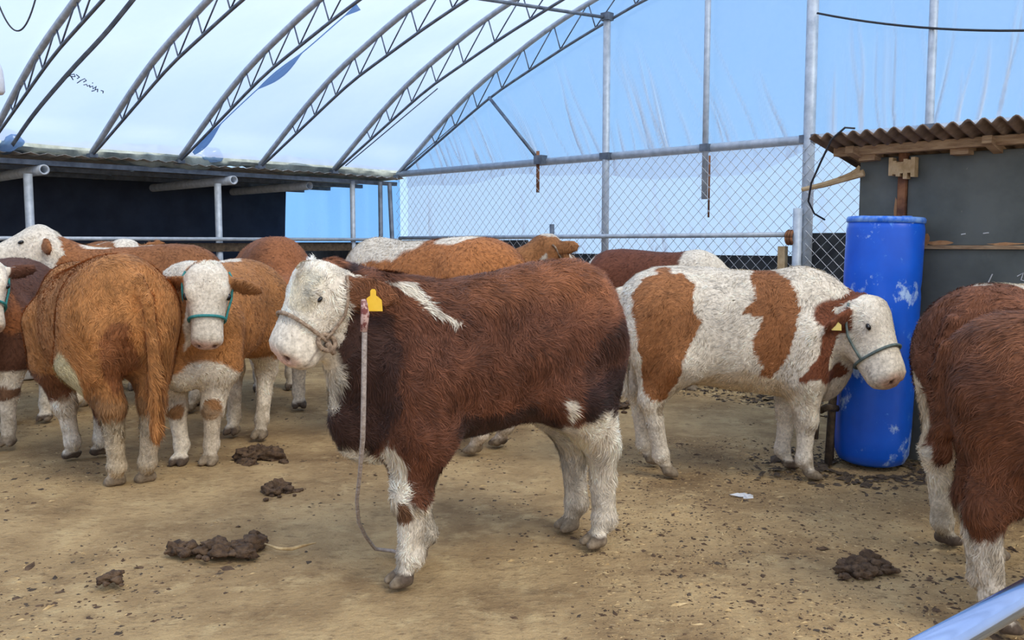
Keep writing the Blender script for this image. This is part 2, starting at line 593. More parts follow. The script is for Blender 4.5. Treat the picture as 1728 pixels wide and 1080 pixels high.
tag(o, 'thin diagonal brace from the arch down to the end wall beam', 'brace')
e = empty('beam_hook', G(2.63, 0.12, 1.93))
tag(e, 'short dark stub hanging from the beam under the diagonal brace', 'bracket')
pipe(G(2.63, 0.12, 1.93), G(2.63, 0.12, 2.40), 0.020, 'stub', 'rust', e)
mb = MB()
mb.box(G(2.66, 0.11, 2.30), (0.06, 0.05, 0.05), AX)
mb.build('clamp', 'galv_dark', e)


# ------------------------------------------------------------------ arched trusses
ORD = {0: 'truss standing against the end wall', 1: 'second truss from the end wall', 2: 'third truss from the end wall', 3: 'fourth truss from the end wall',
       4: 'fifth truss from the end wall', 5: 'sixth truss from the end wall, at the left edge',
       6: 'seventh truss from the end wall', 7: 'eighth truss from the end wall', 8: 'ninth truss from the end wall, above the viewer'}
for i, t in enumerate(TR_T):
    e = empty('roof_truss', G(0, t, EAVE))
    tag(e, ('arched steel roof ' + ORD[i]) if i in ORD else 'arched steel roof truss behind the viewer', 'truss', 'arched roof trusses')
    tt = t + (0.06 if i == 0 else 0)
    sv = np.linspace(0, WID, 49)
    mb = MB()
    mb.tube([G(s, tt, topz(s, t)) for s in sv], 0.030, 8)
    mb.build('top_chord', 'galv', e, True)
    mb = MB()
    mb.tube([G(s, tt, botz(s, t) - 0.01) for s in sv], 0.015, 6)
    mb.build('bottom_chord', 'galv_dark', e, True)
    if i < 7:
        s = 0.70
        while s < WID - 0.7:
            if i == 5 and s > 4.5:
                break
            st_ = 0.34 + 0.055 * min(s, WID - s)
            pipe(G(s, tt, topz(s, t)), G(s + 0.20 * st_, tt, botz(s + 0.20 * st_, t)), 0.0075, 'web', 'galv_dark', e, 5)
            pipe(G(s + 0.20 * st_, tt, botz(s + 0.20 * st_, t)), G(s + st_, tt, topz(s + st_, t)), 0.0075, 'web', 'galv_dark', e, 5)
            s += st_
    mb = MB()
    mb.box(G(0.0, tt, EAVE - 0.03), (0.05, 0.04, 0.02), AX)
    mb.build('foot_plate', 'galv_dark', e)

# purlin tying the trusses together
mb = MB()
mb.tube([G(3.58, t, botz(3.58, t) + 0.03) for t in np.linspace(0.06, LEN - 0.3, 30)], 0.018, 8)
o = mb.build('purlin', 'galv_dark', None, True)
tag(o, 'thin steel purlin running from the end wall post along the trusses', 'purlin')
# loose blue film flaps twisted along two trusses
for (t, ss, lab) in ((4.94, (0.15, 3.2), 'narrow dark film strip stretched beside the sixth truss'),
                     (3.16, (0.25, 3.3), 'twisted blue film strip hanging beside the fourth truss')):
    mb = MB()
    blue = t < 4
    def strip(u, v, t=t, ss=ss, blue=blue):
        s = ss[0] + (ss[1] - ss[0]) * u
        w = (0.008 + 0.055 * max(0.0, math.sin(u * 13.0 + 0.4))) if blue else 0.03
        return G(s + (v - 0.5) * w * 0.4, t - 0.06 - (v - 0.5) * w * 0.6 + 0.02 * math.sin(u * 7), botz(s, t) - 0.015 - 0.02 * math.sin(math.pi * u) - v * w)
    mb.grid(strip, 60, 3)
    o = mb.build('film_strip', 'film_loose' if blue else 'galv_dark', None, True)
    sol = o.modifiers.new('thickness', 'SOLIDIFY')
    sol.thickness = 0.004
    tag(o, lab, 'plastic film')
o = pipe(G(0.12, 1.0, 2.33), G(1.9, 1.0, botz(1.9, 1.0) - 0.02), 0.007, 'tension_wire', 'galv_dark', None, 5)
tag(o, 'thin tension wire beside the second truss from the end wall', 'wire')
o = pipe(G(0.12, 0.12, 2.30), G(1.25, 0.12, botz(1.25) - 0.02), 0.007, 'tension_wire', 'galv_dark', None, 5)
tag(o, 'thin tension wire under the truss at the end wall', 'wire')
# tufts of bunched blue film at two truss feet
for (t, lab) in ((4.86, 'crumpled blue film knot at the foot of the sixth truss'), (2.80, 'crumpled blue film knot at the foot of the fourth truss')):
    mb = MB()
    nk = Noise3(int(t * 10), ((3, 1), (7, 0.6)))
    def knot(u, v, t=t, nk=nk):
        a, b = u * 2 * math.pi, (v - 0.5) * math.pi
        d = np.array([math.cos(a) * math.cos(b) * 0.14, math.sin(a) * math.cos(b) * 0.10, math.sin(b) * 0.075])
        d = d * (1 + 0.45 * float(nk(d[None, :])[0]))
        return G(-0.04, t - 0.02, EAVE + 0.07) + AX[0] * d[1] + AX[1] * d[0] + AX[2] * d[2]
    mb.grid(knot, 22, 12)
    tag(mb.build('film_knot', 'film_loose', None, True), lab, 'plastic film')

# handwriting in faded ink on the roof film, between the fifth and sixth trusses (illegible strokes as photographed)
HW_S, HW_T = 1.10, 4.70
STROKES = [[(0.02, 0.1), (0.05, 0.55), (0.12, 0.85), (0.17, 0.6), (0.10, 0.42), (0.05, 0.4)], [(0.08, 0.42), (0.17, 0.1)], [(0.17, 0.9), (0.27, 0.75), (0.24, 0.45)],
           [(0.30, -0.1), (0.34, 0.4), (0.40, 0.85), (0.46, 0.7), (0.42, 0.35)], [(0.46, 0.0), (0.52, 0.25), (0.56, 0.05), (0.60, 0.3), (0.63, 0.05)],
           [(0.62, 0.7), (0.64, 0.75)], [(0.63, 0.05), (0.68, 0.35), (0.72, 0.0), (0.76, 0.5), (0.78, 0.0), (0.83, 0.25), (0.86, -0.1)], [(0.72, -0.35), (0.78, -0.1)], [(0.92, 0.25), (0.98, 0.3), (1.0, 0.05)]]
mb = MB()
for stq in STROKES:
    pts = []
    for (a, b) in stq:
        s = HW_S + b * 0.10 - a * 0.19
        t = HW_T - a * 0.39
        pts.append(G(s, t, topz(s, t) + 0.022))
    mb.tube(pts, 0.005, 5)
tag(mb.build('film_handwriting', 'ink'), 'faded dark handwriting on the roof film beside the sixth truss', 'lettering')

# ------------------------------------------------------------------ weathered quilt rolled along the eave
mb = MB()
NQ = Noise3(31, ((0.8, 1), (2.3, 0.6), (6.0, 0.35)))


def quilt(u, v):
    t = u * 7.0 - 0.1
    a = v * 2 * math.pi
    r = 0.085 * (1 + 0.28 * float(NQ(np.array([[t, math.cos(a) * 0.2, math.sin(a) * 0.2]]))[0]))
    return G(-0.17 + math.cos(a) * r * 1.5, t, EAVE + 0.022 + math.sin(a) * r * 1.15)


mb.grid(quilt, 170, 12)
tag(mb.build('eave_quilt', 'quilt', None, True), 'lumpy grey green quilt rolled up along the eave of the tunnel', 'quilt')

# ------------------------------------------------------------------ lean-to feeding shelter
sh = empty('shelter_roof', G(0, 3.2, EAVE - 0.1))
tag(sh, 'flat rusty corrugated tin roof of the feeding shelter', 'roof')
k = 0
t = -0.02
while t < 8.0:
    mb = MB()
    t1 = t + 0.82
    zoff = RNG.uniform(-0.008, 0.008)
    s_front = 0.04 + RNG.uniform(-0.03, 0.03)
    def shp(u, v, t=t, t1=t1, zoff=zoff, s_front=s_front):
        tt = t + (t1 - t) * u
        return G(s_front - v * 2.6, tt, EAVE - 0.046 + zoff + 0.012 * math.sin(tt * 2 * math.pi / 0.16) ** 3 - v * 0.06)
    mb.grid(shp, 42, 3)
    ob = mb.build('roof_sheet', 'tin', sh, True)
    sol = ob.modifiers.new('thickness', 'SOLIDIFY')
    sol.thickness = 0.004
    t += 0.80
# battens under the sheets
for s in (-0.12, -0.9, -1.7, -2.4):
    mb = MB()
    mb.box(G(s, 4.0, EAVE - 0.125), (0.03, 4.0, 0.025), AX)
    mb.build('batten', 'galv_dark', sh)
for (t, s0) in ((4.55, 0.0), (2.49, 0.0), (1.30, -0.25), (6.5, 0.0)):
    mb = MB()
    # hollow round tube with an open end towards us
    n = 16
    ring = []
    for (ss, r) in ((s0, 0.036), (s0 + 0.001, 0.052), (s0 - 2.4, 0.052), ):
        ring.append([G(ss, t, EAVE - 0.20) + AX[1] * math.cos(2 * math.pi * j / n) * r + AX[2] * math.sin(2 * math.pi * j / n) * r for j in range(n)])
    ring.insert(0, [G(s0 - 0.35, t, EAVE - 0.20) + AX[1] * math.cos(2 * math.pi * j / n) * 0.036 + AX[2] * math.sin(2 * math.pi * j / n) * 0.036 for j in range(n)])
    vs = [p for r_ in ring for p in r_]
    fs = []
    for a in range(len(ring) - 1):
        for j in range(n):
            fs.append((a * n + j, a * n + (j + 1) % n, (a + 1) * n + (j + 1) % n, (a + 1) * n + j))
    mb.add(vs, fs)
    mb.build('rafter_pipe', 'galv', sh, True)
for (t, r, s, mt, lab) in ((4.66, 0.042, -0.14, 'galv', 'thick grey shelter post at the left beside the white headed calf'),
                           (2.62, 0.040, -0.14, 'galv', 'thick grey shelter post in the middle of the dark shelter front'),
                           (0.74, 0.034, -0.1, 'galv', 'grey shelter post in front of the blue film gap'),
                           (0.36, 0.030, 0.0, 'galv_dark', 'dark upright pipe at the far corner beside the wire mesh'),
                           (0.22, 0.030, 0.02, 'galv_dark', 'dark slanting pipe at the far corner touching the wire mesh')):
    e = empty('shelter_post', G(s, t, 0))
    tag(e, lab, 'post')
    top = EAVE - 0.24 if r > 0.035 else EAVE - 0.12
    lean = 0.10 if 'slanting' in lab else 0.0
    pipe(G(s, t - lean, 0), G(s, t, top), r, 'shaft', mt, e, 12)
    mb = MB()
    mb.box(G(s, t - lean, 0.03), (0.09, 0.09, 0.03), AX)
    mb.build('footing', 'concrete', e)
# rails of the feeding front
o = pipe(G(-0.05, -0.02, 1.395), G(-0.05, 8.0, 1.395), 0.022, 'feed_rail', 'galv')
tag(o, 'long grey top rail along the front of the feeding shelter', 'rail')
mb = MB()
mb.box(G(-0.10, 4.05, 1.30), (0.012, 3.95, 0.05), AX)
tag(mb.build('feed_board', 'mud'), 'dark brown board under the top rail of the feeding front', 'board')
# trough kerb, trough and back tarp
mb = MB()
mb.box(G(-0.10, 4.05, 0.045), (0.09, 3.95, 0.06), AX)
tag(mb.build('trough_kerb', 'concrete', None, False, 0.015), 'low pale concrete kerb along the feeding shelter', 'kerb')
mb = MB()
mb.grid(lambda u, v: G(-0.35 - v * 0.5, 0.1 + u * 7.9, 0.5 - 0.30 * math.sin(math.pi * v)), 4, 10)
mb.box(G(-0.33, 4.05, 0.25), (0.02, 3.95, 0.25), AX)
mb.box(G(-0.87, 4.05, 0.27), (0.02, 3.95, 0.27), AX)
tag(mb.build('feed_trough', 'dark_in'), 'dark feed trough behind the shelter posts', 'trough')
NT = Noise3(41, ((0.4, 1), (1.0, 0.6)))
mb = MB()


def tarp(u, v):
    z = 2.16 * v
    t = 0.52 + 8.0 * u - (1 - u) * 0.12 * v
    return G(-2.2 + 0.05 * float(NT(np.array([[t, z * 0.5, 0]]))[0]), t, z)


mb.grid(tarp, 60, 8)
tag(mb.build('shelter_tarp', 'navy', None, True), 'dark navy tarp closing the back of the feeding shelter', 'tarp')
mb = MB()
mb.grid(lambda u, v: G(-3.6 + 3.55 * u, -0.03 + 0.02 * math.sin(u * 40), 1.36 + 0.85 * v), 60, 4)
tag(mb.build('corner_film', 'film_blue', None, True), 'bright blue film seen through the gap beside the navy tarp', 'plastic film')
mb = MB()
mb.box(G(-1.9, -0.02, 0.68), (1.85, 0.02, 0.68), AX)
tag(mb.build('wall_corner_base', 'black_sheet'), 'black sheeting below the blue film at the far corner', None, None, 'structure')

# ------------------------------------------------------------------ chain link fence along the end wall
fe = empty('chain_link_fence', G(0.1, 0.16, 0))
tag(fe, 'chain link fence with grey rail in front of the end wall', 'fence')
mb = MB()
dsz = 0.115
s0, s1, z0, z1 = 0.08, 8.0, 0.05, EAVE - 0.05
for direction in (1, -1):
    c = -(z1 - z0)
    while c < (s1 - s0):
        a_s = s0 + c
        pts = []
        lo_s, hi_s = a_s, a_s + (z1 - z0)
        u0, u1_ = max(0, (s0 - lo_s) / (z1 - z0)), min(1, (s1 - lo_s) / (z1 - z0))
        if u1_ > u0:
            for u in (u0, u1_):
                zz = z0 + (z1 - z0) * u if direction == 1 else z1 - (z1 - z0) * u
                pts.append(G(lo_s + (z1 - z0) * u, 0.15 + 0.003 * direction, zz))
            mb.tube(pts, 0.0026, 4, False)
        c += dsz
ml = mb.build('wire_mesh', 'wire', fe)
ml['kind'] = 'stuff'
pipe(G(0.2, 0.20, 1.415), G(5.86, 0.20, 1.425), 0.024, 'rail', 'galv', fe)
pipe(G(5.86, 0.20, 0.0), G(5.86, 0.20, 1.66), 0.040, 'end_post', 'galv', fe)
mb = MB()
mb.box(G(5.72, 0.19, 0.66), (0.035, 0.03, 0.66), AX)
mb.build('timber_post', 'timber_pale', fe)
for j in range(3):
    mb = MB()
    mb.tube([G(5.80, 0.20, 1.40) + 0.06 * (AX[1] * math.cos(a) + AX[2] * math.sin(a)) + AX[0] * (0.025 * j - 0.02) for a in np.linspace(0, 6.28, 14)], 0.013, 6)
    mb.build('wire_tie', 'rust', fe, True)
pipe(G(2.92, 0.20, 0), G(2.92, 0.20, 1.56), 0.028, 'fence_post', 'galv_dark', fe)
pipe(G(5.9, 0.22, 0.97), G(8.0, 0.22, 0.93), 0.022, 'lower_rail', 'galv', fe)

# ------------------------------------------------------------------ dark panelled shed with corrugated roof
WP = np.array([2.22, 5.73, 0.0])      # lower corner of the front wall


def W(a, d, z):      # a along the wall towards the right, d out towards us
    return WP - U2 * a - U1 * d + np.array([0, 0, z])


shed = empty('shed', W(0, 0, 0))
tag(shed, 'small shed of dark weathered boards with a brown corrugated roof', 'shed')
ztop = 1.885
for (a0, a1, zlo, zhi) in ((0.0, 0.245, 0.0, ztop), (0.30, 1.30, 1.335, ztop), (0.30, 1.30, 0.80, 1.315), (0.30, 1.30, 0.0, 0.78), (1.31, 2.4, 0.0, ztop)):
    mb = MB()
    mb.box(W((a0 + a1) / 2, -0.012, (zlo + zhi) / 2), ((a1 - a0) / 2, 0.012, (zhi - zlo) / 2), AX)
    mb.build('wall_panel', 'panel', shed, False, 0.004)
mb = MB()
mb.box(W(0.272, 0.0, 0.95), (0.024, 0.03, 0.95), AX)
mb.build('rusty_post', 'rust', shed, False, 0.004)
mb = MB()
mb.box(W(0.80, 0.008, 1.325), (0.50, 0.018, 0.011), AX)
mb.build('seam_strip', 'timber', shed)
for (a, z, w, h) in ((0.42, 1.37, 0.022, 0.045), (0.50, 1.35, 0.09, 0.016), (0.86, 1.345, 0.10, 0.010), (0.235, 1.55, 0.012, 0.10)):
    mb = MB()
    n = 12
    g = np.random.default_rng(int(a * 1000))
    ring = [W(a + w * math.cos(2 * math.pi * j / n) * g.uniform(0.6, 1.1), 0.003, z + h * math.sin(2 * math.pi * j / n) * g.uniform(0.5, 1.1)) for j in range(n)]
    ring2 = [p + U1 * 0.004 for p in ring]
    mb.add(ring + ring2, [tuple(range(n))] + [(j, j + n, (j + 1) % n + n, (j + 1) % n) for j in range(n)])
    mb.build('rust_patch', 'rust_stain', shed)
# splintered block, timber beam, props
mb = MB()
gg = np.random.default_rng(5)
for j in range(7):
    mb.box(W(0.22 + 0.022 * j, 0.045, 1.81 + gg.uniform(-0.012, 0.012)), (0.012, 0.03, 0.045 + gg.uniform(-0.012, 0.015)), AX)
mb.build('splintered_block', 'timber_pale', shed)
mb = MB()
mb.box(W(1.1, 0.10, 1.925), (1.22, 0.035, 0.028), AX)
mb.build('front_beam', 'timber', shed, False, 0.005)
for a in (0.08, 0.62, 1.25):
    mb = MB()
    mb.box(W(a, 0.03, 1.885), (0.05, 0.07, 0.022), AX)
    mb.build('packing_block', 'timber', shed)
for a in (0.02, 0.8, 1.6):
    mb = MB()
    p0, p1 = W(a, 0.22, 1.945), W(a, -1.3, 1.66)
    d = (p1 - p0) / np.linalg.norm(p1 - p0)
    mb.box((p0 + p1) / 2 + np.array([0, 0, -0.02]), (np.linalg.norm(p1 - p0) / 2, 0.025, 0.022), np.array([d, AX[0], np.cross(d, AX[0])]))
    mb.build('rafter', 'timber', shed)
for (a0, a1) in ((-0.17, 0.75), (0.70, 1.62), (1.57, 2.5)):
    mb = MB()
    def crs(u, v, a0=a0, a1=a1):
        a = a0 + (a1 - a0) * u
        return W(a, 0.36 - v * 1.8, 2.0 - v * 0.34 + 0.016 * math.sin(a * 2 * math.pi / 0.080) + (0.006 if a0 > 0 else 0))
    mb.grid(crs, 96, 4)
    ob = mb.build('roof_sheet', 'asbestos', shed, True)
    sol = ob.modifiers.new('thickness', 'SOLIDIFY')
    sol.thickness = 0.008
# left flank of the shed
mb = MB()
mb.box(W(0.012, -0.75, 0.92), (0.012, 0.72, 0.92), AX)
mb.build('side_panel', 'panel', shed)
# chalk scribbles on the boards
for (a, z, pts) in ((0.93, 1.16, [(0, 0), (0.03, 0.02), (0.02, -0.02), (0.05, -0.03), (0.03, -0.05)]), (0.78, 1.12, [(0, 0), (0.02, 0.05)]),
                    (0.62, 1.40, [(0, 0), (0.025, 0.004)]), (0.74, 1.405, [(0, 0), (0.03, 0.004)]), (0.97, 1.40, [(0, 0), (0.04, 0.012)])):
    mb = MB()
    mb.tube([W(a + x, 0.002, z + y) for x, y in pts], 0.0035, 5)
    mb.build('chalk_mark', 'paper', shed)

# split stick poking out under the shed roof
e = empty('split_stick', W(-0.10, 0.05, 1.74))
tag(e, 'pale split timber stick jutting out below the shed roof corner', 'stick')
mb = MB()
mb.tube([W(-0.34, 0.10, 1.70), W(-0.2, 0.09, 1.725), W(0.05, 0.06, 1.79)], [0.014, 0.019, 0.024], 7)
mb.build('stick_shaft', 'timber_pale', e)
for j in range(4):
    mb = MB()
    mb.tube([W(-0.10 + 0.03 * j, 0.10, 1.765 + 0.008 * j), W(0.03, 0.08, 1.80 + 0.010 * j)], [0.004, 0.010], 5)
    mb.build('splinter', 'timber_pale', e)
# cable looping from the roof corner down to the fence post
cb = MB()
kp = [(0.12, 0.38, 2.03), (0.06, 0.38, 2.04), (-0.03, 0.36, 1.98), (-0.12, 0.30, 1.86), (-0.22, 0.22, 1.73), (-0.27, 0.15, 1.62), (-0.25, 0.1, 1.54), (-0.20, 0.05, 1.50)]
cb.tube([W(*p) for p in kp], 0.0065, 6)
tag(cb.build('hanging_cable', 'cable', None, True), 'dark cable looping down from the shed roof past the stick', 'cable')
# wire from the thick post across to the right
cb = MB()
cb.tube([G(5.96 + 3.4 * u, 0.14, 3.36 - 1.22 * u + 0.75 * u * u) for u in np.linspace(0, 1, 24)], 0.010, 6)
tag(cb.build('sagging_wire', 'cable', None, True), 'dark wire sagging across the blue film from the thick post', 'wire')

# ------------------------------------------------------------------ blue plastic drum standing by the shed
def lathe(prof, n=40):
    vs, fs = [], []
    for (r, z) in prof:
        for j in range(n):
            a = 2 * math.pi * j / n
            vs.append((r * math.cos(a), r * math.sin(a), z))
    for i in range(len(prof) - 1):
        for j in range(n):
            fs.append((i * n + j, i * n + (j + 1) % n, (i + 1) * n + (j + 1) % n, (i + 1) * n + j))
    return vs, fs


dr = empty('plastic_drum', (2.20, 5.36, 0.0))
dr.rotation_euler = (math.radians(0.0), math.radians(1.6), 0)
dr.matrix_basis = Matrix.LocRotScale(Vector((2.20, 5.36, 0.012)), dr.rotation_euler, Vector((1, 1, 1)))
tag(dr, 'tall blue scuffed plastic drum standing against the shed', 'drum')
mb = MB()
v, f = lathe([(0.02, 0.0), (0.16, 0.0), (0.205, 0.02), (0.228, 0.07), (0.234, 0.16), (0.236, 0.55), (0.232, 0.60), (0.236, 0.66), (0.237, 1.02), (0.232, 1.07), (0.236, 1.12), (0.236, 1.42), (0.228, 1.462), (0.205, 1.478), (0.02, 1.482)])
v = [(a * 0.93, b * 0.93, c) for a, b, c in v]
mb.add(v, f)
ob = mb.build('drum_body', 'drum', None, True)
ob.parent = dr
mb = MB()
v, f = lathe([(0.222, 1.455), (0.238, 1.458), (0.241, 1.478), (0.232, 1.492), (0.212, 1.488), (0.208, 1.47)])
v = [(a * 0.925, b * 0.925, c) for a, b, c in v]
mb.add(v, f)
ob = mb.build('rim', 'drum_edge', None, True)
ob.parent = dr
for j, ang in enumerate((-0.7, 2.6)):
    mb = MB()
    x, y = 0.12 * math.cos(ang), 0.12 * math.sin(ang)
    v, f = lathe([(0.0, 1.50), (0.028, 1.50), (0.032, 1.495), (0.032, 1.478)], 16)
    mb.add([(a + x, b + y, c) for a, b, c in v], f)
    ob = mb.build('bung_cap', 'drum_edge', None, True)
    ob.parent = dr

# dark board and short rail stand next to the drum
mb = MB()
mb.box(W(0.26, 0.12, 0.62), (0.035, 0.02, 0.62), AX)
tag(mb.build('mud_board', 'mud', None, False, 0.004), 'dark muddy upright board between the drum and the brown rump', 'board')
e = empty('drum_stand', (1.93, 5.33, 0))
tag(e, 'rusty dark stand leg with clamp beside the foot of the drum', 'stand')
pipe((1.93, 5.33, 0.0), (1.96, 5.36, 0.50), 0.024, 'leg', 'mud', e)
pipe((1.99, 5.45, 0.0), (2.0, 5.46, 0.42), 0.016, 'leg', 'rust', e)
mb = MB()
mb.tube([(1.86, 5.30, 0.34), (1.90, 5.31, 0.36), (1.98, 5.35, 0.345)], 0.022, 7)
mb.build('clamp', 'mud', e, True)
mb = MB()
mb.tube([(1.83, 5.29, 0.17), (1.855, 5.30, 0.33)], [0.020, 0.008], 6)
mb.build('hook', 'mud', e, True)

# ------------------------------------------------------------------ near rail at the viewer's corner
def at(px, py, depth):
    a, b = (px - 864) / 1500.0, (540 - py) / 1500.0
    c, s = math.cos(PITCH), math.sin(PITCH)
    r = np.array([a, c + s * b, -s + c * b])
    return np.array([0, 0, H_CAM]) + r * (depth / r[1])


rp = at(1655, 1047, 1.30)
rd = np.array([math.sin(math.radians(52)), math.cos(math.radians(52)), 0])
e = empty('near_rail', (rp[0], rp[1], 0))
tag(e, 'bright steel pipe rail crossing the lower right corner close up', 'rail')
pipe(rp - rd * 0.9, rp + rd * 1.1, 0.0235, 'rail_pipe', 'chrome', e, 24)
for k in (-0.85, 1.05):
    q_ = rp + rd * k
    pipe((q_[0], q_[1], 0), (q_[0], q_[1], q_[2]), 0.024, 'post', 'chrome', e, 16)

# ------------------------------------------------------------------ hanging lamp and wire at the top left
lp = np.array([-2.865, 5.0, 0.0])
LZ = 2.165 - 2.465
e = empty('hanging_lamp', (lp[0], lp[1], 2.165))
tag(e, 'white hanging lamp cut by the left edge of the picture', 'lamp')
mb = MB()
v, f = lathe([(0.0, 2.465), (0.048, 2.47), (0.058, 2.485), (0.057, 2.54), (0.052, 2.60), (0.040, 2.635), (0.02, 2.645), (0.0, 2.645)], 24)
mb.add([(a + lp[0], b + lp[1], c + LZ) for a, b, c in v], f)
mb.build('lamp_cover', 'white_plastic', e, True)
mb = MB()
v, f = lathe([(0.020, 2.64), (0.022, 2.68), (0.014, 2.71), (0.005, 2.72)], 14)
mb.add([(a + lp[0], b + lp[1], c + LZ) for a, b, c in v], f)
mb.build('socket', 'grey_cap', e, True)
pipe((lp[0], lp[1], 2.715 + LZ), (lp[0], lp[1], 3.02), 0.004, 'flex', 'cable', e, 6)
cb = MB()
cb.tube([(-2.85 + 0.27 * u, 5.0, 2.80 - 0.29 * math.sin(math.pi * u) ** 0.8) for u in np.linspace(0.0, 1.0, 26)], 0.0045, 6)
tag(cb.build('wire_loop', 'cable', None, True), 'thin dark wire loop hanging from the roof at the top left', 'wire')

# ================================================================== THE CATTLE
def smin(a, b, k):
    h = np.clip(0.5 + 0.5 * (b - a) / k, 0, 1)
    return b + (a - b) * h - k * h * (1 - h)


def sd_cone(P, a, b, r1, r2):
    a = np.asarray(a, float); b = np.asarray(b, float)
    ba = b - a
    h = np.clip(((P - a) @ ba) / (ba @ ba + 1e-12), 0, 1)
    return np.linalg.norm(P - a - h[..., None] * ba, axis=-1) - (r1 + (r2 - r1) * h)


def sd_ell(P, c, r, R=None):
    q = P - np.asarray(c, float)
    if R is not None:
        q = q @ np.asarray(R).T       # rows of R are the ellipsoid's axes
    r = np.asarray(r, float)
    k0 = np.linalg.norm(q / r, axis=-1)
    k1 = np.linalg.norm(q / (r * r), axis=-1) + 1e-9
    return k0 * (k0 - 1) / k1


def sd_loft(ax, lat, ver, prof, L, ex=2.3):
    """prof rows: position 0..1, half width, top, bottom"""
    prof = np.array(prof, float)
    a = np.clip(ax / L, prof[0, 0], prof[-1, 0])
    w = np.interp(a, prof[:, 0], prof[:, 1])
    t = np.interp(a, prof[:, 0], prof[:, 2])
    b = np.interp(a, prof[:, 0], prof[:, 3])
    c, h = (t + b) / 2, (t - b) / 2
    q = (np.abs(lat / w) ** ex + np.abs((ver - c) / h) ** ex) ** (1 / ex)
    d2 = (q - 1) * np.minimum(w, h)
    dx = np.maximum(np.maximum(prof[0, 0] * L - ax, ax - prof[-1, 0] * L), 0)
    return np.where(dx > 0, np.sqrt(np.maximum(d2, 0) ** 2 + dx ** 2), d2)


def surface_nets(F, org, h):
    nx, ny, nz = F.shape
    ins = F < 0
    cnt = np.zeros((nx - 1, ny - 1, nz - 1), np.int8)
    acc = np.zeros((nx - 1, ny - 1, nz - 1, 3))
    num = np.zeros((nx - 1, ny - 1, nz - 1))
    for axis in range(3):
        sl0 = [slice(None)] * 3; sl1 = [slice(None)] * 3
        sl0[axis] = slice(0, -1); sl1[axis] = slice(1, None)
        A, B = F[tuple(sl0)], F[tuple(sl1)]
        cr = (A < 0) != (B < 0)
        tt = np.where(cr, A / np.where(cr, A - B, 1), 0)
        oth = [i for i in range(3) if i != axis]
        for da in (0, 1):
            for db in (0, 1):
                sl = [slice(None)] * 3
                sl[oth[0]] = slice(da, da + F.shape[oth[0]] - 1)
                sl[oth[1]] = slice(db, db + F.shape[oth[1]] - 1)
                c_, t_ = cr[tuple(sl)], tt[tuple(sl)]
                num += c_
                acc[..., axis] += np.where(c_, t_, 0)
                acc[..., oth[0]] += c_ * da
                acc[..., oth[1]] += c_ * db
    on = num > 0
    ids = -np.ones(on.shape, np.int64)
    ids[on] = np.arange(on.sum())
    I = np.argwhere(on)
    V = (I + acc[on] / num[on][:, None]) * h + org
    quads = []
    for axis in range(3):
        sl0 = [slice(1, -1)] * 3; sl1 = [slice(1, -1)] * 3
        sl0[axis] = slice(0, -1); sl1[axis] = slice(1, None)
        A, B = ins[tuple(sl0)], ins[tuple(sl1)]
        E_ = np.argwhere(A != B)
        flip = A[A != B]
        o1, o2 = [i for i in range(3) if i != axis]
        if len(E_) == 0: continue
        base = E_.copy()
        base[:, o1] += 1; base[:, o2] += 1      # edge's own grid index
        def cell(d1, d2):
            c = base.copy()
            c[:, o1] -= d1; c[:, o2] -= d2
            return ids[c[:, 0], c[:, 1], c[:, 2]]
        qd = np.stack([cell(1, 1), cell(0, 1), cell(0, 0), cell(1, 0)], 1)
        if axis == 1: flip = ~flip
        qd = np.where(flip[:, None], qd, qd[:, ::-1])
        quads.append(qd)
    Q = np.concatenate(quads)
    Q = Q[(Q >= 0).all(1)]
    return V, Q


def smooth_mesh(V, Q, it, keep=None):
    e = np.concatenate([Q[:, [0, 1]], Q[:, [1, 2]], Q[:, [2, 3]], Q[:, [3, 0]]])
    e = np.concatenate([e, e[:, ::-1]])
    n = np.bincount(e[:, 0], minlength=len(V)).astype(float)
    for k in range(it):
        S = np.stack([np.bincount(e[:, 0], V[e[:, 1], c], minlength=len(V)) for c in range(3)], 1) / n[:, None]
        V = V + (S - V) * (0.55 if k % 2 == 0 else -0.30)
    return V


def vnormals(V, Q):
    fn = np.cross(V[Q[:, 2]] - V[Q[:, 0]], V[Q[:, 3]] - V[Q[:, 1]])
    N = np.zeros_like(V)
    for j in range(4):
        for c in range(3):
            N[:, c] += np.bincount(Q[:, j], fn[:, c], minlength=len(V))
    return N / (np.linalg.norm(N, axis=1)[:, None] + 1e-12)


def unit(v):
    v = np.asarray(v, float)
    return v / (np.linalg.norm(v) + 1e-12)


HEADP = [(-0.06, 0.055, 0.020, -0.050), (0.0, 0.095, 0.060, -0.090), (0.08, 0.112, 0.080, -0.120), (0.22, 0.118, 0.080, -0.155), (0.36, 0.113, 0.066, -0.163), (0.5, 0.096, 0.055, -0.150),
         (0.66, 0.083, 0.046, -0.130), (0.80, 0.083, 0.041, -0.122), (0.90, 0.086, 0.034, -0.116), (0.97, 0.074, 0.012, -0.102), (1.01, 0.044, -0.020, -0.072)]
TORSO = [(-0.66, 0.05, 1.06, 0.88), (-0.625, 0.13, 1.14, 0.76), (-0.56, 0.195, 1.195, 0.68), (-0.46, 0.235, 1.235, 0.64), (-0.32, 0.255, 1.245, 0.615), (-0.16, 0.275, 1.235, 0.585), (0.0, 0.285, 1.22, 0.56),
         (0.16, 0.280, 1.215, 0.540), (0.30, 0.262, 1.22, 0.525), (0.42, 0.232, 1.225, 0.520), (0.52, 0.195, 1.20, 0.535), (0.60, 0.145, 1.14, 0.58), (0.66, 0.07, 1.04, 0.68)]

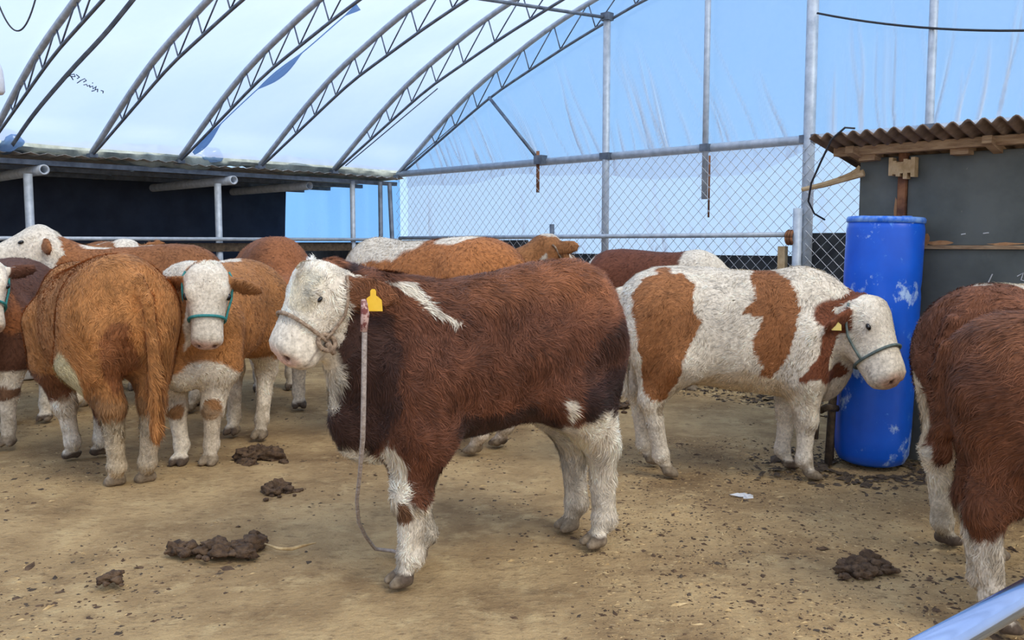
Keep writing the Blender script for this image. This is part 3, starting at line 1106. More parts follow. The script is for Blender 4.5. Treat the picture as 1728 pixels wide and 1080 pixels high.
WHITE = (0.80, 0.70, 0.55)
CREAM = (0.72, 0.58, 0.40)
DIRTY = (0.40, 0.31, 0.20)
ORANGE = (0.45, 0.195, 0.062)
RED = (0.30, 0.098, 0.032)
BROWN = (0.17, 0.060, 0.026)
DARK = (0.060, 0.026, 0.017)
PINK = (0.74, 0.48, 0.37)
HOOF = (0.11, 0.075, 0.050)
NOSTRIL = (0.10, 0.04, 0.03)


def make_cow(label, pos, heading, sc=1.0, poll=(0.86, 0, 1.22), hdir=(0.3, 0, -0.3), hup=None, hL=0.44, hroll=0.0, ears=None, stance=None, base=ORANGE, ops=(), fur=9000, vox=0.02,
             tail=None, halter=None, hstyle='strap', eartag=None, seed=1, hz=1.0, furlen=0.030, hair=True, legw=0.36, fat=1.0, face=WHITE, group='calves standing in the pen', brisket=1.0, muz=PINK, topcol=None, hsize=1.0, rx=1.0, tilt=0.0, belly=0.0, legf=1.10, eyes=1.0, earn=None, curly=1.0):
    """pos: ground point under the middle of the body; heading: direction it faces; cow space: x forward, y to its left, z up"""
    yaw = math.atan2(heading[1], heading[0])
    root = empty('calf', (pos[0], pos[1], 0.0), yaw, sc)
    tag(root, label, 'calf', group)
    nz_ = Noise3(seed * 7 + 1, ((2.2, 1.0), (5.0, 0.6), (11.0, 0.4)))
    nz2 = Noise3(seed * 7 + 2, ((2.2, 1.0), (5.0, 0.6), (11.0, 0.4)))
    nz3 = Noise3(seed * 7 + 3, ((1.2, 1.0), (3.0, 0.6)))
    # head frame
    f = unit(hdir)
    if hup is None:
        up0 = np.array([0, 0, 1.0]) if abs(f[2]) < 0.95 else np.array([1.0, 0, 0])
        if f[2] < -0.6:
            up0 = unit([f[0], f[1], 0.001]) + np.array([0, 0, 0.6])
    else:
        up0 = np.asarray(hup, float)
    u = unit(up0 - f * (up0 @ f))
    r = np.cross(u, f)            # to the calf's left
    if hroll:
        c, s = math.cos(hroll), math.sin(hroll)
        u, r = unit(u * c + r * s), unit(r * c - u * s)
    pl = np.asarray(poll, float)
    HL = hL * hsize
    hp = np.array(HEADP); hp[:, 1:] *= hsize * 1.06

    def hc(P):
        q = P - pl
        return q @ f, q @ r, q @ u

    # legs
    stance = stance or {}
    def st(k):
        return np.array(stance.get(k, (0, 0)), float)
    prims = []
    k_leg = 0.045
    legs = {}
    lf = legf
    for side, sg in (('l', 1), ('r', -1)):
        dx, dy = st('f' + side)
        sh = (0.40, sg * 0.165, 0.86); el = (0.385 + dx * 0.15, sg * 0.165 + dy * 0.2, 0.62)
        kn = (0.40 + dx * 0.65, sg * 0.135 + dy * 0.6, 0.355); fe_ = (0.385 + dx, sg * 0.125 + dy, 0.115)
        ho = (0.415 + dx, sg * 0.125 + dy, 0.05)
        legs['f' + side] = (sh, el, kn, fe_, ho)
        prims += [('c', sh, el, 0.150, 0.120 * lf, 0.07), ('c', el, kn, 0.110 * lf, 0.060 * lf, 0.05), ('c', kn, kn, 0.063 * lf, 0.063 * lf, 0.03), ('c', kn, fe_, 0.051 * lf, 0.040 * lf, 0.03), ('c', fe_, fe_, 0.047 * lf, 0.047 * lf, 0.02), ('c', fe_, ho, 0.038, 0.034, 0.02)]
        dx, dy = st('h' + side)
        hi = (-0.42 * rx, sg * 0.13, 0.96); sti = (-0.33 * rx + dx * 0.2, sg * 0.175, 0.70); hk = (-0.52 * rx + dx * 0.7, sg * 0.135 + dy * 0.7, 0.46)
        fe_ = (-0.475 + dx, sg * 0.125 + dy, 0.125); ho = (-0.44 + dx, sg * 0.125 + dy, 0.05)
        legs['h' + side] = (hi, sti, hk, fe_, ho)
        prims += [('c', hi, sti, 0.175, 0.130, 0.13), ('c', (-0.50 * rx, sg * 0.12, 0.86), (-0.50 * rx + dx * .3, sg * 0.14, 0.66), 0.13, 0.085, 0.10), ('c', sti, hk, 0.118 * lf, 0.062 * lf, 0.05), ('c', hk, hk, 0.064 * lf, 0.064 * lf, 0.03),
                  ('c', (-0.53 * rx + dx * .5, sg * 0.135 + dy * .6, 0.56), hk, 0.055, 0.050, 0.05),
                  ('c', hk, fe_, 0.054 * lf, 0.042 * lf, 0.03), ('c', fe_, fe_, 0.048 * lf, 0.048 * lf, 0.02), ('c', fe_, ho, 0.040, 0.035, 0.02)]
    for k2, L5 in legs.items():
        ho = L5[4]
        for sg in (1, -1):
            prims.append(('c', (ho[0] + 0.002, ho[1] + sg * 0.027, 0.036), (ho[0] + 0.052, ho[1] + sg * 0.030, 0.018), 0.034, 0.024, 0.006))
    # neck: crest and throat lines from chest to head
    pb = pl + f * 0.03 - u * 0.055
    th = pl + f * (HL * 0.22) - u * 0.125
    prims += [('c', (0.40, 0, 1.04), pb, 0.165, 0.095, 0.09), ('c', (0.50, 0, 0.82), pl * 0.45 + np.array([0.50, 0, 0.82]) * 0.55 + np.array([0, 0, -0.05]), 0.175, 0.135, 0.08),
              ('c', pl * 0.45 + np.array([0.50, 0, 0.82]) * 0.55 + np.array([0, 0, -0.05]), th, 0.135, 0.085, 0.07)]
    prims += [('c', th * 0.75 + np.array([0.60, 0, 0.70]) * 0.25, (0.62, 0, 0.66), 0.062, 0.085, 0.06)]
    prims += [('e', (0.545, 0, 0.60), (0.13, 0.10, 0.13 * brisket), None, 0.08)]
    # tail
    tl = tail if tail is not None else [(-0.655, 0, 1.08), (-0.685, 0.0, 0.98), (-0.665, 0.0, 0.80), (-0.645, 0.0, 0.62), (-0.64, 0.0, 0.48)]
    tl = [(q[0] * rx, q[1], q[2]) for q in tl]
    trr = [0.040, 0.032, 0.030, 0.036, 0.040, 0.030, 0.02]
    tl = [(q[0], q[1], q[2] + 0.4 * tilt * (q[2] > 0.9)) for q in tl]
    tprims = [('c', tl[i], tl[i + 1], trr[min(i, 6)], trr[min(i + 1, 6)], 0.02) for i in range(len(tl) - 1)]
    # ears
    if ears is None:
        ears = {}
    eprims = []
    earinfo = {}
    for side, sg in (('l', 1), ('r', -1)):
        d = ears.get(side)
        if d is None:
            d = r * sg * 1.0 - u * 0.12 - f * 0.25
        else:
            d = np.asarray(d, float)
        d = unit(d)
        b0 = pl + f * 0.060 + r * sg * 0.095 * hsize - u * 0.030
        nrm = unit(np.cross(d, np.cross(f * 0.7 + u * 0.5 - np.array([0, 0, 0.1]), d)))
        if earn and side in earn:
            nrm = np.asarray(earn[side], float); nrm = unit(nrm - d * (nrm @ d))
        wid = np.cross(nrm, d)
        eprims.append(('e', b0 + d * 0.105, (0.125, 0.060, 0.021), np.stack([d, wid, nrm]), 0.025))
        earinfo[side] = (b0, d, wid, nrm)
    # grid
    lo = np.array([-0.80, -0.42, -0.02]); hi_ = np.array([0.75, 0.42, 1.36])
    pts_ext = [pl + f * HL * 1.1, pl - u * 0.2, pl + u * 0.16, pl + r * 0.36, pl - r * 0.36, pl + f * HL + r * 0.12, pl + f * HL - r * 0.12, pl + f * HL - u * 0.18] + [np.array(q) for q in tl] + [np.array(L5[4]) for L5 in legs.values()]
    for q in pts_ext:
        lo = np.minimum(lo, q - 0.09); hi_ = np.maximum(hi_, q + 0.09)
    lo[2] = -0.03
    n = np.ceil((hi_ - lo) / vox).astype(int) + 1
    gx_ = [lo[i] + vox * np.arange(n[i]) for i in range(3)]
    Pg = np.stack(np.meshgrid(*gx_, indexing='ij'), -1)
    tor = np.array(TORSO); tor[:, 1] *= fat; tor[tor[:, 0] < 0, 0] *= rx
    tor[:, 2] += np.clip(0.02 - tor[:, 0] * 0.9, -0.35, 0.5) * tilt; tor[2:-2, 3] -= belly
    F = sd_loft(Pg[..., 0], Pg[..., 1], Pg[..., 2], tor, 1.0, 2.25)

    def apply(F, pr):
        k = pr[-1]
        if pr[0] == 'c':
            a, b = np.asarray(pr[1], float), np.asarray(pr[2], float)
            rr = max(pr[3], pr[4]) + 2 * k + 0.03
            bl, bh = np.minimum(a, b) - rr, np.maximum(a, b) + rr
        else:
            c_ = np.asarray(pr[1], float); rr = max(pr[2]) + 2 * k + 0.03
            bl, bh = c_ - rr, c_ + rr
        i0 = np.maximum(((bl - lo) / vox).astype(int), 0); i1 = np.minimum(((bh - lo) / vox).astype(int) + 2, n)
        sl = tuple(slice(i0[i], i1[i]) for i in range(3))
        Pp = Pg[sl]
        d = sd_cone(Pp, a, b, pr[3], pr[4]) if pr[0] == 'c' else sd_ell(Pp, pr[1], pr[2], pr[3])
        F[sl] = smin(F[sl], d, k)
        return F
    for pr in prims: F = apply(F, pr)
    a_, b_, c_ = hc(Pg)
    dh = sd_loft(a_, b_, c_, np.column_stack([hp[:, 0], hp[:, 1:]]), HL, 2.35)
    # brow ridges, cheek hollows left to the loft
    F = smin(F, dh, 0.05)
    for sg in (1, -1):
        F = apply(F, ('e', pl + f * HL * 0.30 + r * sg * 0.088 * hsize + u * 0.035, (0.045, 0.030, 0.028), np.stack([f, r, u]), 0.03))
    for pr in eprims: F = apply(F, pr)
    for pr in tprims: F = apply(F, pr)
    # nostrils and mouth cut in
    for sg in (1, -1):
        dn = sd_ell(Pg, pl + f * HL * 0.985 + r * sg * 0.045 * hsize - u * 0.022, (0.018, 0.011, 0.021), np.stack([f, unit(r + u * 0.5 * sg), u]))
        F = np.maximum(F, -dn)
    F = np.maximum(F, -(Pg[..., 2] - 0.002))
    F[0, :, :] = F[-1, :, :] = 1; F[:, 0, :] = F[:, -1, :] = 1; F[:, :, 0] = F[:, :, -1] = 1
    V, Q = surface_nets(F, lo, vox)
    V = smooth_mesh(V, Q, 4)
    V[:, 2] = np.maximum(V[:, 2], 0.0)
    N = vnormals(V, Q)

    # ---------- coat colours from the calf's own markings
    def coat(P):
        n1, n2, n3 = nz_(P), nz2(P), nz3(P)
        Pw = P + np.stack([n1, n2, n1 - n2], 1) * 0.014
        Cc = np.tile(np.array(base, float), (len(P), 1))
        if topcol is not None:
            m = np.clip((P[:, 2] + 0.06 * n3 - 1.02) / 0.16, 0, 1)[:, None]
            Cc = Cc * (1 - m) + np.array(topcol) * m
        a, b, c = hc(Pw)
        a = a / HL
        headm = (a > -0.08) & (np.abs(b) < 0.142 * hsize) & (c > -0.19 * hsize) & (c < 0.13 * hsize)
        for op in ops:
            kind = op[0]
            col = np.array(op[1], float)
            if kind == 'e':
                d = np.linalg.norm((Pw - np.array(op[2])) / np.array(op[3]), axis=1)
                m = np.clip((1.0 - d) / 0.10 + 0.5, 0, 1)
            elif kind == 'below':          # legs below a height
                m = np.clip((op[2] - Pw[:, 2]) / 0.02 + 0.5, 0, 1)
                if len(op) > 3:
                    m = m * ((Pw[:, 0] > op[3]) & (Pw[:, 0] < op[4]))
            elif kind == 'box':
                m = ((Pw > np.array(op[2])) & (Pw < np.array(op[3]))).all(1).astype(float)
            elif kind == 'face':
                m = (headm & (a > op[2]) & (a < op[3])).astype(float)
                if len(op) > 4: m = m * (np.abs(b) < op[4])
                if len(op) > 5: m = m * (c > op[5] + 0.16 * np.clip(0.4 - a, 0, 1))
            elif kind == 'hs':             # head spot: a, b, c, radius
                m = np.clip((1 - np.sqrt(((a - op[2]) * HL) ** 2 + (b - op[3]) ** 2 + (c - op[4]) ** 2) / op[5]) / 0.15 + 0.5, 0, 1)
            elif kind == 'ear':
                b0, d_, wid_, nrm_ = earinfo[op[2]]
                q_ = P - (b0 + d_ * 0.115)
                dd = np.sqrt(((q_ @ d_) / 0.135) ** 2 + ((q_ @ wid_) / 0.070) ** 2 + ((q_ @ nrm_) / 0.040) ** 2)
                m = np.clip((1.0 - dd) / 0.08 + 0.5, 0, 1)
            elif kind == 'poly':           # outline on one flank: side sign and (x, z) points
                sg, poly = op[2], np.array(op[3], float)
                x, z = Pw[:, 0], Pw[:, 2]
                ins = np.zeros(len(P), bool)
                j = len(poly) - 1
                for i in range(len(poly)):
                    xi, zi = poly[i]; xj, zj = poly[j]
                    cnd = ((zi > z) != (zj > z)) & (x < (xj - xi) * (z - zi) / (zj - zi + 1e-12) + xi)
                    ins ^= cnd
                    j = i
                m = ins.astype(float)
                if sg: m = m * ((Pw[:, 1] * sg) > -0.02)
            m = m[:, None]
            Cc = Cc * (1 - m) + col * m
        a0, b0_, c0 = hc(P)
        a0 = a0 / HL
        onhead = (np.abs(b0_) < 0.14) & (c0 < 0.12) & (c0 > -0.2)
        m = (np.clip((a0 + 0.02 * n1 - 0.90) / 0.08, 0, 1) * np.clip((c0 + 0.085) / 0.03, 0.25, 1) * onhead)[:, None]
        Cc = Cc * (1 - m) + np.array(muz) * m
        for sg in (1, -1):
            d = np.sqrt(((a0 - 0.985) * HL) ** 2 + (b0_ - sg * 0.045 * hsize) ** 2 + (c0 + 0.022) ** 2)
            m = (np.clip((0.019 - d) / 0.006, 0, 1) * onhead)[:, None]
            Cc = Cc * (1 - m) + np.array(NOSTRIL) * m
        mo = (np.clip((0.007 - np.abs(c0 + 0.074 * hsize + 0.012 * (1 - a0))) / 0.005, 0, 1) * onhead * (a0 > 0.74))[:, None]
        Cc = Cc * (1 - 0.6 * mo) + np.array(NOSTRIL) * 0.6 * mo
        m = np.clip((0.066 + 0.010 * n1 - P[:, 2]) / 0.012, 0, 1)[:, None]
        Cc = Cc * (1 - m) + np.array(HOOF) * m
        # manure and dust dried on the lower legs
        m = (np.clip((n1 + 0.4 * n3 - 0.05 - (P[:, 2] - 0.10) * 4) / 0.5, 0, 1) * (P[:, 2] < 0.42))[:, None] * 0.55
        Cc = Cc * (1 - m) + np.array(DIRTY) * m
        return Cc * (1 + 0.10 * n3)[:, None]

    # ---------- body
    me = bpy.data.meshes.new('body')
    me.vertices.add(len(V)); me.vertices.foreach_set('co', V.ravel())
    me.loops.add(Q.size); me.loops.foreach_set('vertex_index', Q.ravel().astype(np.int32))
    me.polygons.add(len(Q)); me.polygons.foreach_set('loop_start', (np.arange(len(Q)) * 4).astype(np.int32))
    me.update(calc_edges=True)
    me.polygons.foreach_set('use_smooth', [True] * len(Q))
    ca = me.color_attributes.new('coat', 'FLOAT_COLOR', 'POINT')
    Cv = np.clip(coat(V), 0, 1)
    ca.data.foreach_set('color', np.column_stack([Cv, np.ones(len(V))]).astype(np.float32).ravel())
    me.materials.append(M['hide'])
    bo = bpy.data.objects.new('body', me); COL.objects.link(bo); bo.parent = root

    # ---------- fur strands
    if hair and fur:
        g = np.random.default_rng(seed)
        qi = g.integers(0, len(Q), fur)
        qc = V[Q].mean(1)
        ha, hb_, hcc = hc(qc)
        hq = np.nonzero((ha > -0.05) & (ha < 0.75 * HL) & (np.abs(hb_) < 0.14) & (hcc < 0.12) & (hcc > -0.2))[0]
        if len(hq):
            qi = np.concatenate([qi, g.choice(hq, int(fur * 0.12))])
        fur = len(qi)
        uv = g.random((fur, 2))
        w4 = np.stack([(1 - uv[:, 0]) * (1 - uv[:, 1]), uv[:, 0] * (1 - uv[:, 1]), uv[:, 0] * uv[:, 1], (1 - uv[:, 0]) * uv[:, 1]], 1)
        Pr = (V[Q[qi]] * w4[..., None]).sum(1)
        Nr = unit_rows((N[Q[qi]] * w4[..., None]).sum(1))
        a0, b0_, c0 = hc(Pr)
        a0 = a0 / HL
        hd = (a0 > -0.05) & (np.abs(b0_) < 0.14) & (c0 < 0.12) & (c0 > -0.2)
        muzzle = hd & (a0 > 0.72)
        keep = ~(muzzle & (g.random(fur) < 0.93)) & (Pr[:, 2] > 0.068)
        Pr, Nr, hd, a0 = Pr[keep], Nr[keep], hd[keep], a0[keep]
        m_ = len(Pr)
        nv = np.stack([nz_(Pr * 0.8), nz2(Pr * 0.8 + 3.1), nz3(Pr * 1.7 + 1.3)], 1)
        curl = np.stack([nz_(Pr * 2.4 + 7.7), nz2(Pr * 2.4 + 1.1), nz_(Pr * 2.3 + 4.2)], 1)
        flow = np.tile(np.array([-0.75, 0, -0.62]), (m_, 1))
        legm = Pr[:, 2] < 0.55
        flow[legm] = np.array([-0.15, 0, -1.0])
        flow[hd] = -f * 0.5 + np.array([0, 0, 0.2])
        D = unit_rows(flow) + nv * 0.35 + curl * np.where(hd, 0.9, 0.42 * curly)[:, None] + g.normal(size=(m_, 3)) * 0.22
        D = unit_rows(D - Nr * (D * Nr).sum(1)[:, None])
        L = furlen * g.uniform(0.55, 1.25, m_) * np.where(hd, 0.34, 1.0) * np.where(Pr[:, 2] < 0.30, 0.6, 1.0)
        tailm = (Pr[:, 0] < -0.60) & (Pr[:, 2] < 0.75)
        L = L * np.where(tailm, 1.5, 1.0)
        lift = g.uniform(0.22, 0.50, m_) + np.where(hd, 0.10, 0)
        wd = unit_rows(np.cross(D, Nr)) * (0.00125 * g.uniform(0.7, 1.5, m_) * (vox / 0.014) ** 0.25)[:, None]
        D2 = unit_rows(D + curl * 0.55 * curly + np.array([0, 0, -0.25]))
        D2 = unit_rows(D2 - Nr * ((D2 * Nr).sum(1) * 0.8)[:, None])
        p0 = Pr - Nr * 0.002
        p1 = p0 + (D + Nr * lift[:, None]) * (L * 0.5)[:, None]
        p2 = p1 + (D2 + Nr * (lift * 0.35)[:, None]) * (L * 0.6)[:, None]
        VV = np.stack([p0 - wd, p0 + wd, p1 - wd * 0.8, p1 + wd * 0.8, p2], 1).reshape(-1, 3)
        VV[:, 2] = np.maximum(VV[:, 2], 0.004)
        b5 = (np.arange(m_) * 5)[:, None]
        T = np.concatenate([b5 + np.array([[0, 1, 3]]), b5 + np.array([[0, 3, 2]]), b5 + np.array([[2, 3, 4]])], 1).reshape(-1, 3)
        Ch = np.clip(coat(Pr), 0, 1)
        clump = (1 + 0.22 * np.clip(nz2(Pr * 3.1), -1, 1)) * g.uniform(0.72, 1.30, m_)
        Ch = Ch * clump[:, None]
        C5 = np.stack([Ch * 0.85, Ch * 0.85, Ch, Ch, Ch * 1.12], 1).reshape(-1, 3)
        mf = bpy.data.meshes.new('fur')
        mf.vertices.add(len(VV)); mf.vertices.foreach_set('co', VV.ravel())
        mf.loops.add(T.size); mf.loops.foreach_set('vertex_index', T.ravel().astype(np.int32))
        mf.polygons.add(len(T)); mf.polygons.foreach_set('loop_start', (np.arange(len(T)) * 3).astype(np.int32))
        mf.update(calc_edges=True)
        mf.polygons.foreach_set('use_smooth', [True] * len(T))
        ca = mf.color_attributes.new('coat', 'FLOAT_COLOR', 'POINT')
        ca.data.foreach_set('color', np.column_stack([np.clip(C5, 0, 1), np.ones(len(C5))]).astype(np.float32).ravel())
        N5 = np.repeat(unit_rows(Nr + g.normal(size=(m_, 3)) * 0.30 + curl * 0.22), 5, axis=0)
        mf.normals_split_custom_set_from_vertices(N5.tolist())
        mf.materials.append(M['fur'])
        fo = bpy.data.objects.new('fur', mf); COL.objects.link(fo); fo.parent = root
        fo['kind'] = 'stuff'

    def part(mbx, name, mat, smooth=True):
        ob = mbx.build(name, mat, None, smooth)
        ob.parent = root
        return ob

    def hpoint(a, ang, off):
        w = np.interp(a, hp[:, 0], hp[:, 1]); t = np.interp(a, hp[:, 0], hp[:, 2]); b = np.interp(a, hp[:, 0], hp[:, 3])
        cc, hh = (t + b) / 2, (t - b) / 2
        ex = 2 / 2.35
        cx = math.copysign(abs(math.cos(ang)) ** ex, math.cos(ang)); sy = math.copysign(abs(math.sin(ang)) ** ex, math.sin(ang))
        return pl + f * (a * HL) + r * (cx * (w + off)) + u * (cc + sy * (hh + off))

    # ---------- eyes
    for sg in (1, -1):
        c0 = hpoint(0.36, 0.50 if sg > 0 else math.pi - 0.50, 0.008)
        v, fc = [], []
        for i in range(7):
            for j in range(10):
                th_, ph = math.pi * i / 6, 2 * math.pi * j / 10
                v.append(c0 + f * 0.022 * eyes * math.sin(th_) * math.cos(ph) + u * 0.013 * eyes * math.sin(th_) * math.sin(ph) + r * 0.015 * eyes * math.cos(th_))
        for i in range(6):
            for j in range(10):
                fc.append((i * 10 + j, i * 10 + (j + 1) % 10, (i + 1) * 10 + (j + 1) % 10, (i + 1) * 10 + j))
        mbx = MB(); mbx.add(v, fc)
        part(mbx, 'eye', 'eye')
    # ---------- halter
    if halter:
        an = 0.64
        angs = np.linspace(0, 2 * math.pi, 40)
        mbx = MB()
        rr = 0.0085 if hstyle == 'strap' else 0.0075
        mbx.tube([hpoint(an + 0.06 * math.sin(x) * -0.4, x, 0.010) for x in angs], rr, 6, False)
        hb = part(mbx, 'halter', halter)
        for sg in (1, -1):
            mbx = MB()
            a0s = 0.0 if sg > 0 else math.pi
            mbx.tube([hpoint(an + (0.02 - an) * q_, a0s + (-0.25 if sg > 0 else 0.25) * (1 - q_), 0.012) for q_ in np.linspace(0, 1, 12)], rr * 0.9, 6)
            ob = part(mbx, 'cheek_strap', halter)
            ob.parent = hb
        if hstyle == 'rope':
            mbx = MB()
            kc = hpoint(an + 0.02, -0.35, 0.012)
            mbx.tube([kc + (f * math.cos(x) * 0.028 + u * math.sin(x) * 0.036) for x in np.linspace(0, 6.28, 14)], 0.010, 6, False)
            mbx.tube([kc, kc - u * 0.05 + f * 0.02], [0.014, 0.010], 6)
            ob = part(mbx, 'halter_knot', halter)
            ob.parent = hb
    # ---------- ear tag
    if eartag:
        side, mat, wdir, size = eartag[:4]
        b0, d, wid, nrm = earinfo[side]
        face_n = unit(np.asarray(wdir, float))
        c0 = b0 + d * 0.135 + face_n * 0.034
        if len(eartag) > 4: c0 = c0 + np.array(eartag[4])
        upv = unit(np.array([0, 0, 1.0]) - face_n * face_n[2])
        lv = np.cross(upv, face_n)
        outl = [(-0.5, -0.55), (0.5, -0.55), (0.46, 0.05), (0.28, 0.22), (0.16, 0.30), (0.16, 0.55), (0.08, 0.66), (-0.08, 0.66), (-0.16, 0.55), (-0.16, 0.30), (-0.28, 0.22), (-0.46, 0.05)]
        fr = [c0 + lv * x * size + upv * (y - 0.4) * size for x, y in outl]
        bk = [q_ - face_n * 0.004 for q_ in fr]
        k_ = len(fr)
        mbx = MB()
        mbx.add(fr + bk, [tuple(range(k_)), tuple(range(2 * k_ - 1, k_ - 1, -1))] + [(i, i + k_, (i + 1) % k_ + k_, (i + 1) % k_) for i in range(k_)])
        part(mbx, 'ear_tag', mat, False)
    return root, dict(pl=pl, f=f, u=u, r=r, HL=HL, hpoint=hpoint, ear=earinfo)


def unit_rows(A):
    return A / (np.linalg.norm(A, axis=1)[:, None] + 1e-12)


exec_cows = True

RB = (0.150, 0.054, 0.026)
# --- the calf in the middle
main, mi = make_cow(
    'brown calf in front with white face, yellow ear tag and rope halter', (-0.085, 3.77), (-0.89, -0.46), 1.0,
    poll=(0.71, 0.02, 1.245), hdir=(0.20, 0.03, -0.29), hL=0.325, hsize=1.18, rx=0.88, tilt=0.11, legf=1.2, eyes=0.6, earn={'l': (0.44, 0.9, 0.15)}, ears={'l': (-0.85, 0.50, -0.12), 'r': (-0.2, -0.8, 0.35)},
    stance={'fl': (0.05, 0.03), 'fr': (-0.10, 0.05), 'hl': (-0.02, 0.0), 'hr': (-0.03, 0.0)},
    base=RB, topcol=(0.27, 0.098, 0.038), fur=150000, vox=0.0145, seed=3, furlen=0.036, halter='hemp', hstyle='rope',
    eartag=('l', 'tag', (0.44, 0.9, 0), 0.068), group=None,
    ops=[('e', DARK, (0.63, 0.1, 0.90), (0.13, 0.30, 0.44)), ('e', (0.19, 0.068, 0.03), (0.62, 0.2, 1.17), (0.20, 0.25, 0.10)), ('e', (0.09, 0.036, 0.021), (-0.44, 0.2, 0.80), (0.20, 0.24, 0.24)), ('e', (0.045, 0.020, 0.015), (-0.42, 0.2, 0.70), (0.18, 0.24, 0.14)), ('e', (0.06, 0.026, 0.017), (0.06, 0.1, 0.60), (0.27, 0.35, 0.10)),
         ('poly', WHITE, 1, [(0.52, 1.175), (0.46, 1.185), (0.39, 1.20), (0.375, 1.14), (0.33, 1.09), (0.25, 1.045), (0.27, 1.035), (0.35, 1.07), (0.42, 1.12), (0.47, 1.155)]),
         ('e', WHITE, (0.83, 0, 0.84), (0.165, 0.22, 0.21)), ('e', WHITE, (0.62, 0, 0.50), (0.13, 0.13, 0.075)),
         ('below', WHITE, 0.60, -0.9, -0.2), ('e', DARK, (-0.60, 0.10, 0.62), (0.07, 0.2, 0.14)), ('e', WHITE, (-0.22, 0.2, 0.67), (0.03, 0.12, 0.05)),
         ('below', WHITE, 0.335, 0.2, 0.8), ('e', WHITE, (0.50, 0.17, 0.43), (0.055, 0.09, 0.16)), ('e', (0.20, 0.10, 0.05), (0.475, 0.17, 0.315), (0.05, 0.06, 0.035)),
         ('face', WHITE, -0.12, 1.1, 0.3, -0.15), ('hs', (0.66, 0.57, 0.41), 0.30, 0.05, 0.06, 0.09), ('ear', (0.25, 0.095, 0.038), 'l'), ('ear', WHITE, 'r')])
main['label'] = 'brown calf in front with white face, yellow ear tag and rope halter'

# lead rope hanging from the halter of the calf in the middle
def mworld(p):
    h = unit([-0.89, -0.46, 0]); l = np.array([-h[1], h[0], 0])
    return np.array([-0.085, 3.77, 0]) + h * p[0] + l * p[1] + np.array([0, 0, p[2]])


e = empty('lead_rope', at(640, 930, 3.72))
e.location.z = 0
tag(e, 'grey rope hanging from the front calf down to the ground', 'rope')
e.matrix_basis = Matrix.Translation(e.location)
rope_px = [(616, 512, 3.20), (615, 560, 3.19), (614, 640, 3.19), (613, 700, 3.20), (612, 740, 3.24), (607, 800, 3.36), (602, 845, 3.47), (605, 880, 3.56), (617, 905, 3.66)]
pts = [at(*q) for q in rope_px] + [ground_pt for ground_pt in [np.array([-0.60, 3.80, 0.012]), np.array([-0.52, 3.78, 0.010]), np.array([-0.45, 3.72, 0.010])]]
mb = MB(); mb.tube(pts, [0.0100] * 5 + [0.0080] * (len(pts) - 5), 7); mb.build('rope', 'rope_grey', e, True)
mb = MB(); mb.tube([at(614, 505, 3.20), at(616, 530, 3.195), at(614, 560, 3.19)], [0.010, 0.016, 0.013], 8); mb.build('red_wrapping', 'red_wrap', e, True)

# --- white calf with brown patches beside the drum
make_cow('white calf with large brown patches facing the blue drum', (1.28, 5.17), (1, -0.08), 0.98,
         poll=(0.72, -0.12, 1.04), hdir=(0.13, -0.17, -0.36), hup=(0.74, -0.60, 0.2), hL=0.385, hsize=1.30, belly=0.055, ears={'r': (-0.75, -0.5, -0.35), 'l': (0.45, 0.75, 0.20)},
         stance={'fr': (0.03, 0), 'fl': (-0.04, 0.0), 'hr': (0.06, 0.0), 'hl': (-0.02, 0.04)}, base=WHITE, fur=60000, vox=0.016, seed=5, furlen=0.026,
         halter='olive', eartag=('r', 'tag_pale', (-0.3, -0.95, 0.1), 0.052), group=None, brisket=1.2,
         ops=[('poly', (0.34, 0.138, 0.048), -1, [(-0.59, 1.05), (-0.52, 1.17), (-0.40, 1.22), (-0.30, 1.15), (-0.255, 1.0), (-0.22, 0.92), (-0.30, 0.74), (-0.33, 0.60), (-0.40, 0.47), (-0.50, 0.46), (-0.54, 0.62), (-0.55, 0.85)]),
              ('poly', (0.31, 0.122, 0.043), -1, [(0.10, 1.22), (0.2, 1.22), (0.33, 1.10), (0.34, 1.0), (0.30, 0.84), (0.25, 0.70), (0.17, 0.58), (0.13, 0.66), (0.07, 0.74), (0.09, 0.85), (0.12, 0.93), (0.02, 0.99), (0.10, 1.06)]),
              ('e', CREAM, (0.05, 0, 0.55), (0.38, 0.4, 0.10)),
              ('poly', (0.20, 0.064, 0.027), -1, [(0.70, 1.14), (0.58, 1.06), (0.48, 0.90), (0.42, 0.74), (0.32, 0.63), (0.42, 0.62), (0.5, 0.58), (0.64, 0.60), (0.74, 0.72), (0.80, 0.95)]),
              ('e', (0.20, 0.064, 0.027), (0.60, -0.32, 1.0), (0.2, 0.16, 0.14)),
              ('face', WHITE, -0.02, 1.1), ('e', (0.42, 0.33, 0.22), (-0.44, -0.18, 0.40), (0.03, 0.05, 0.05))])

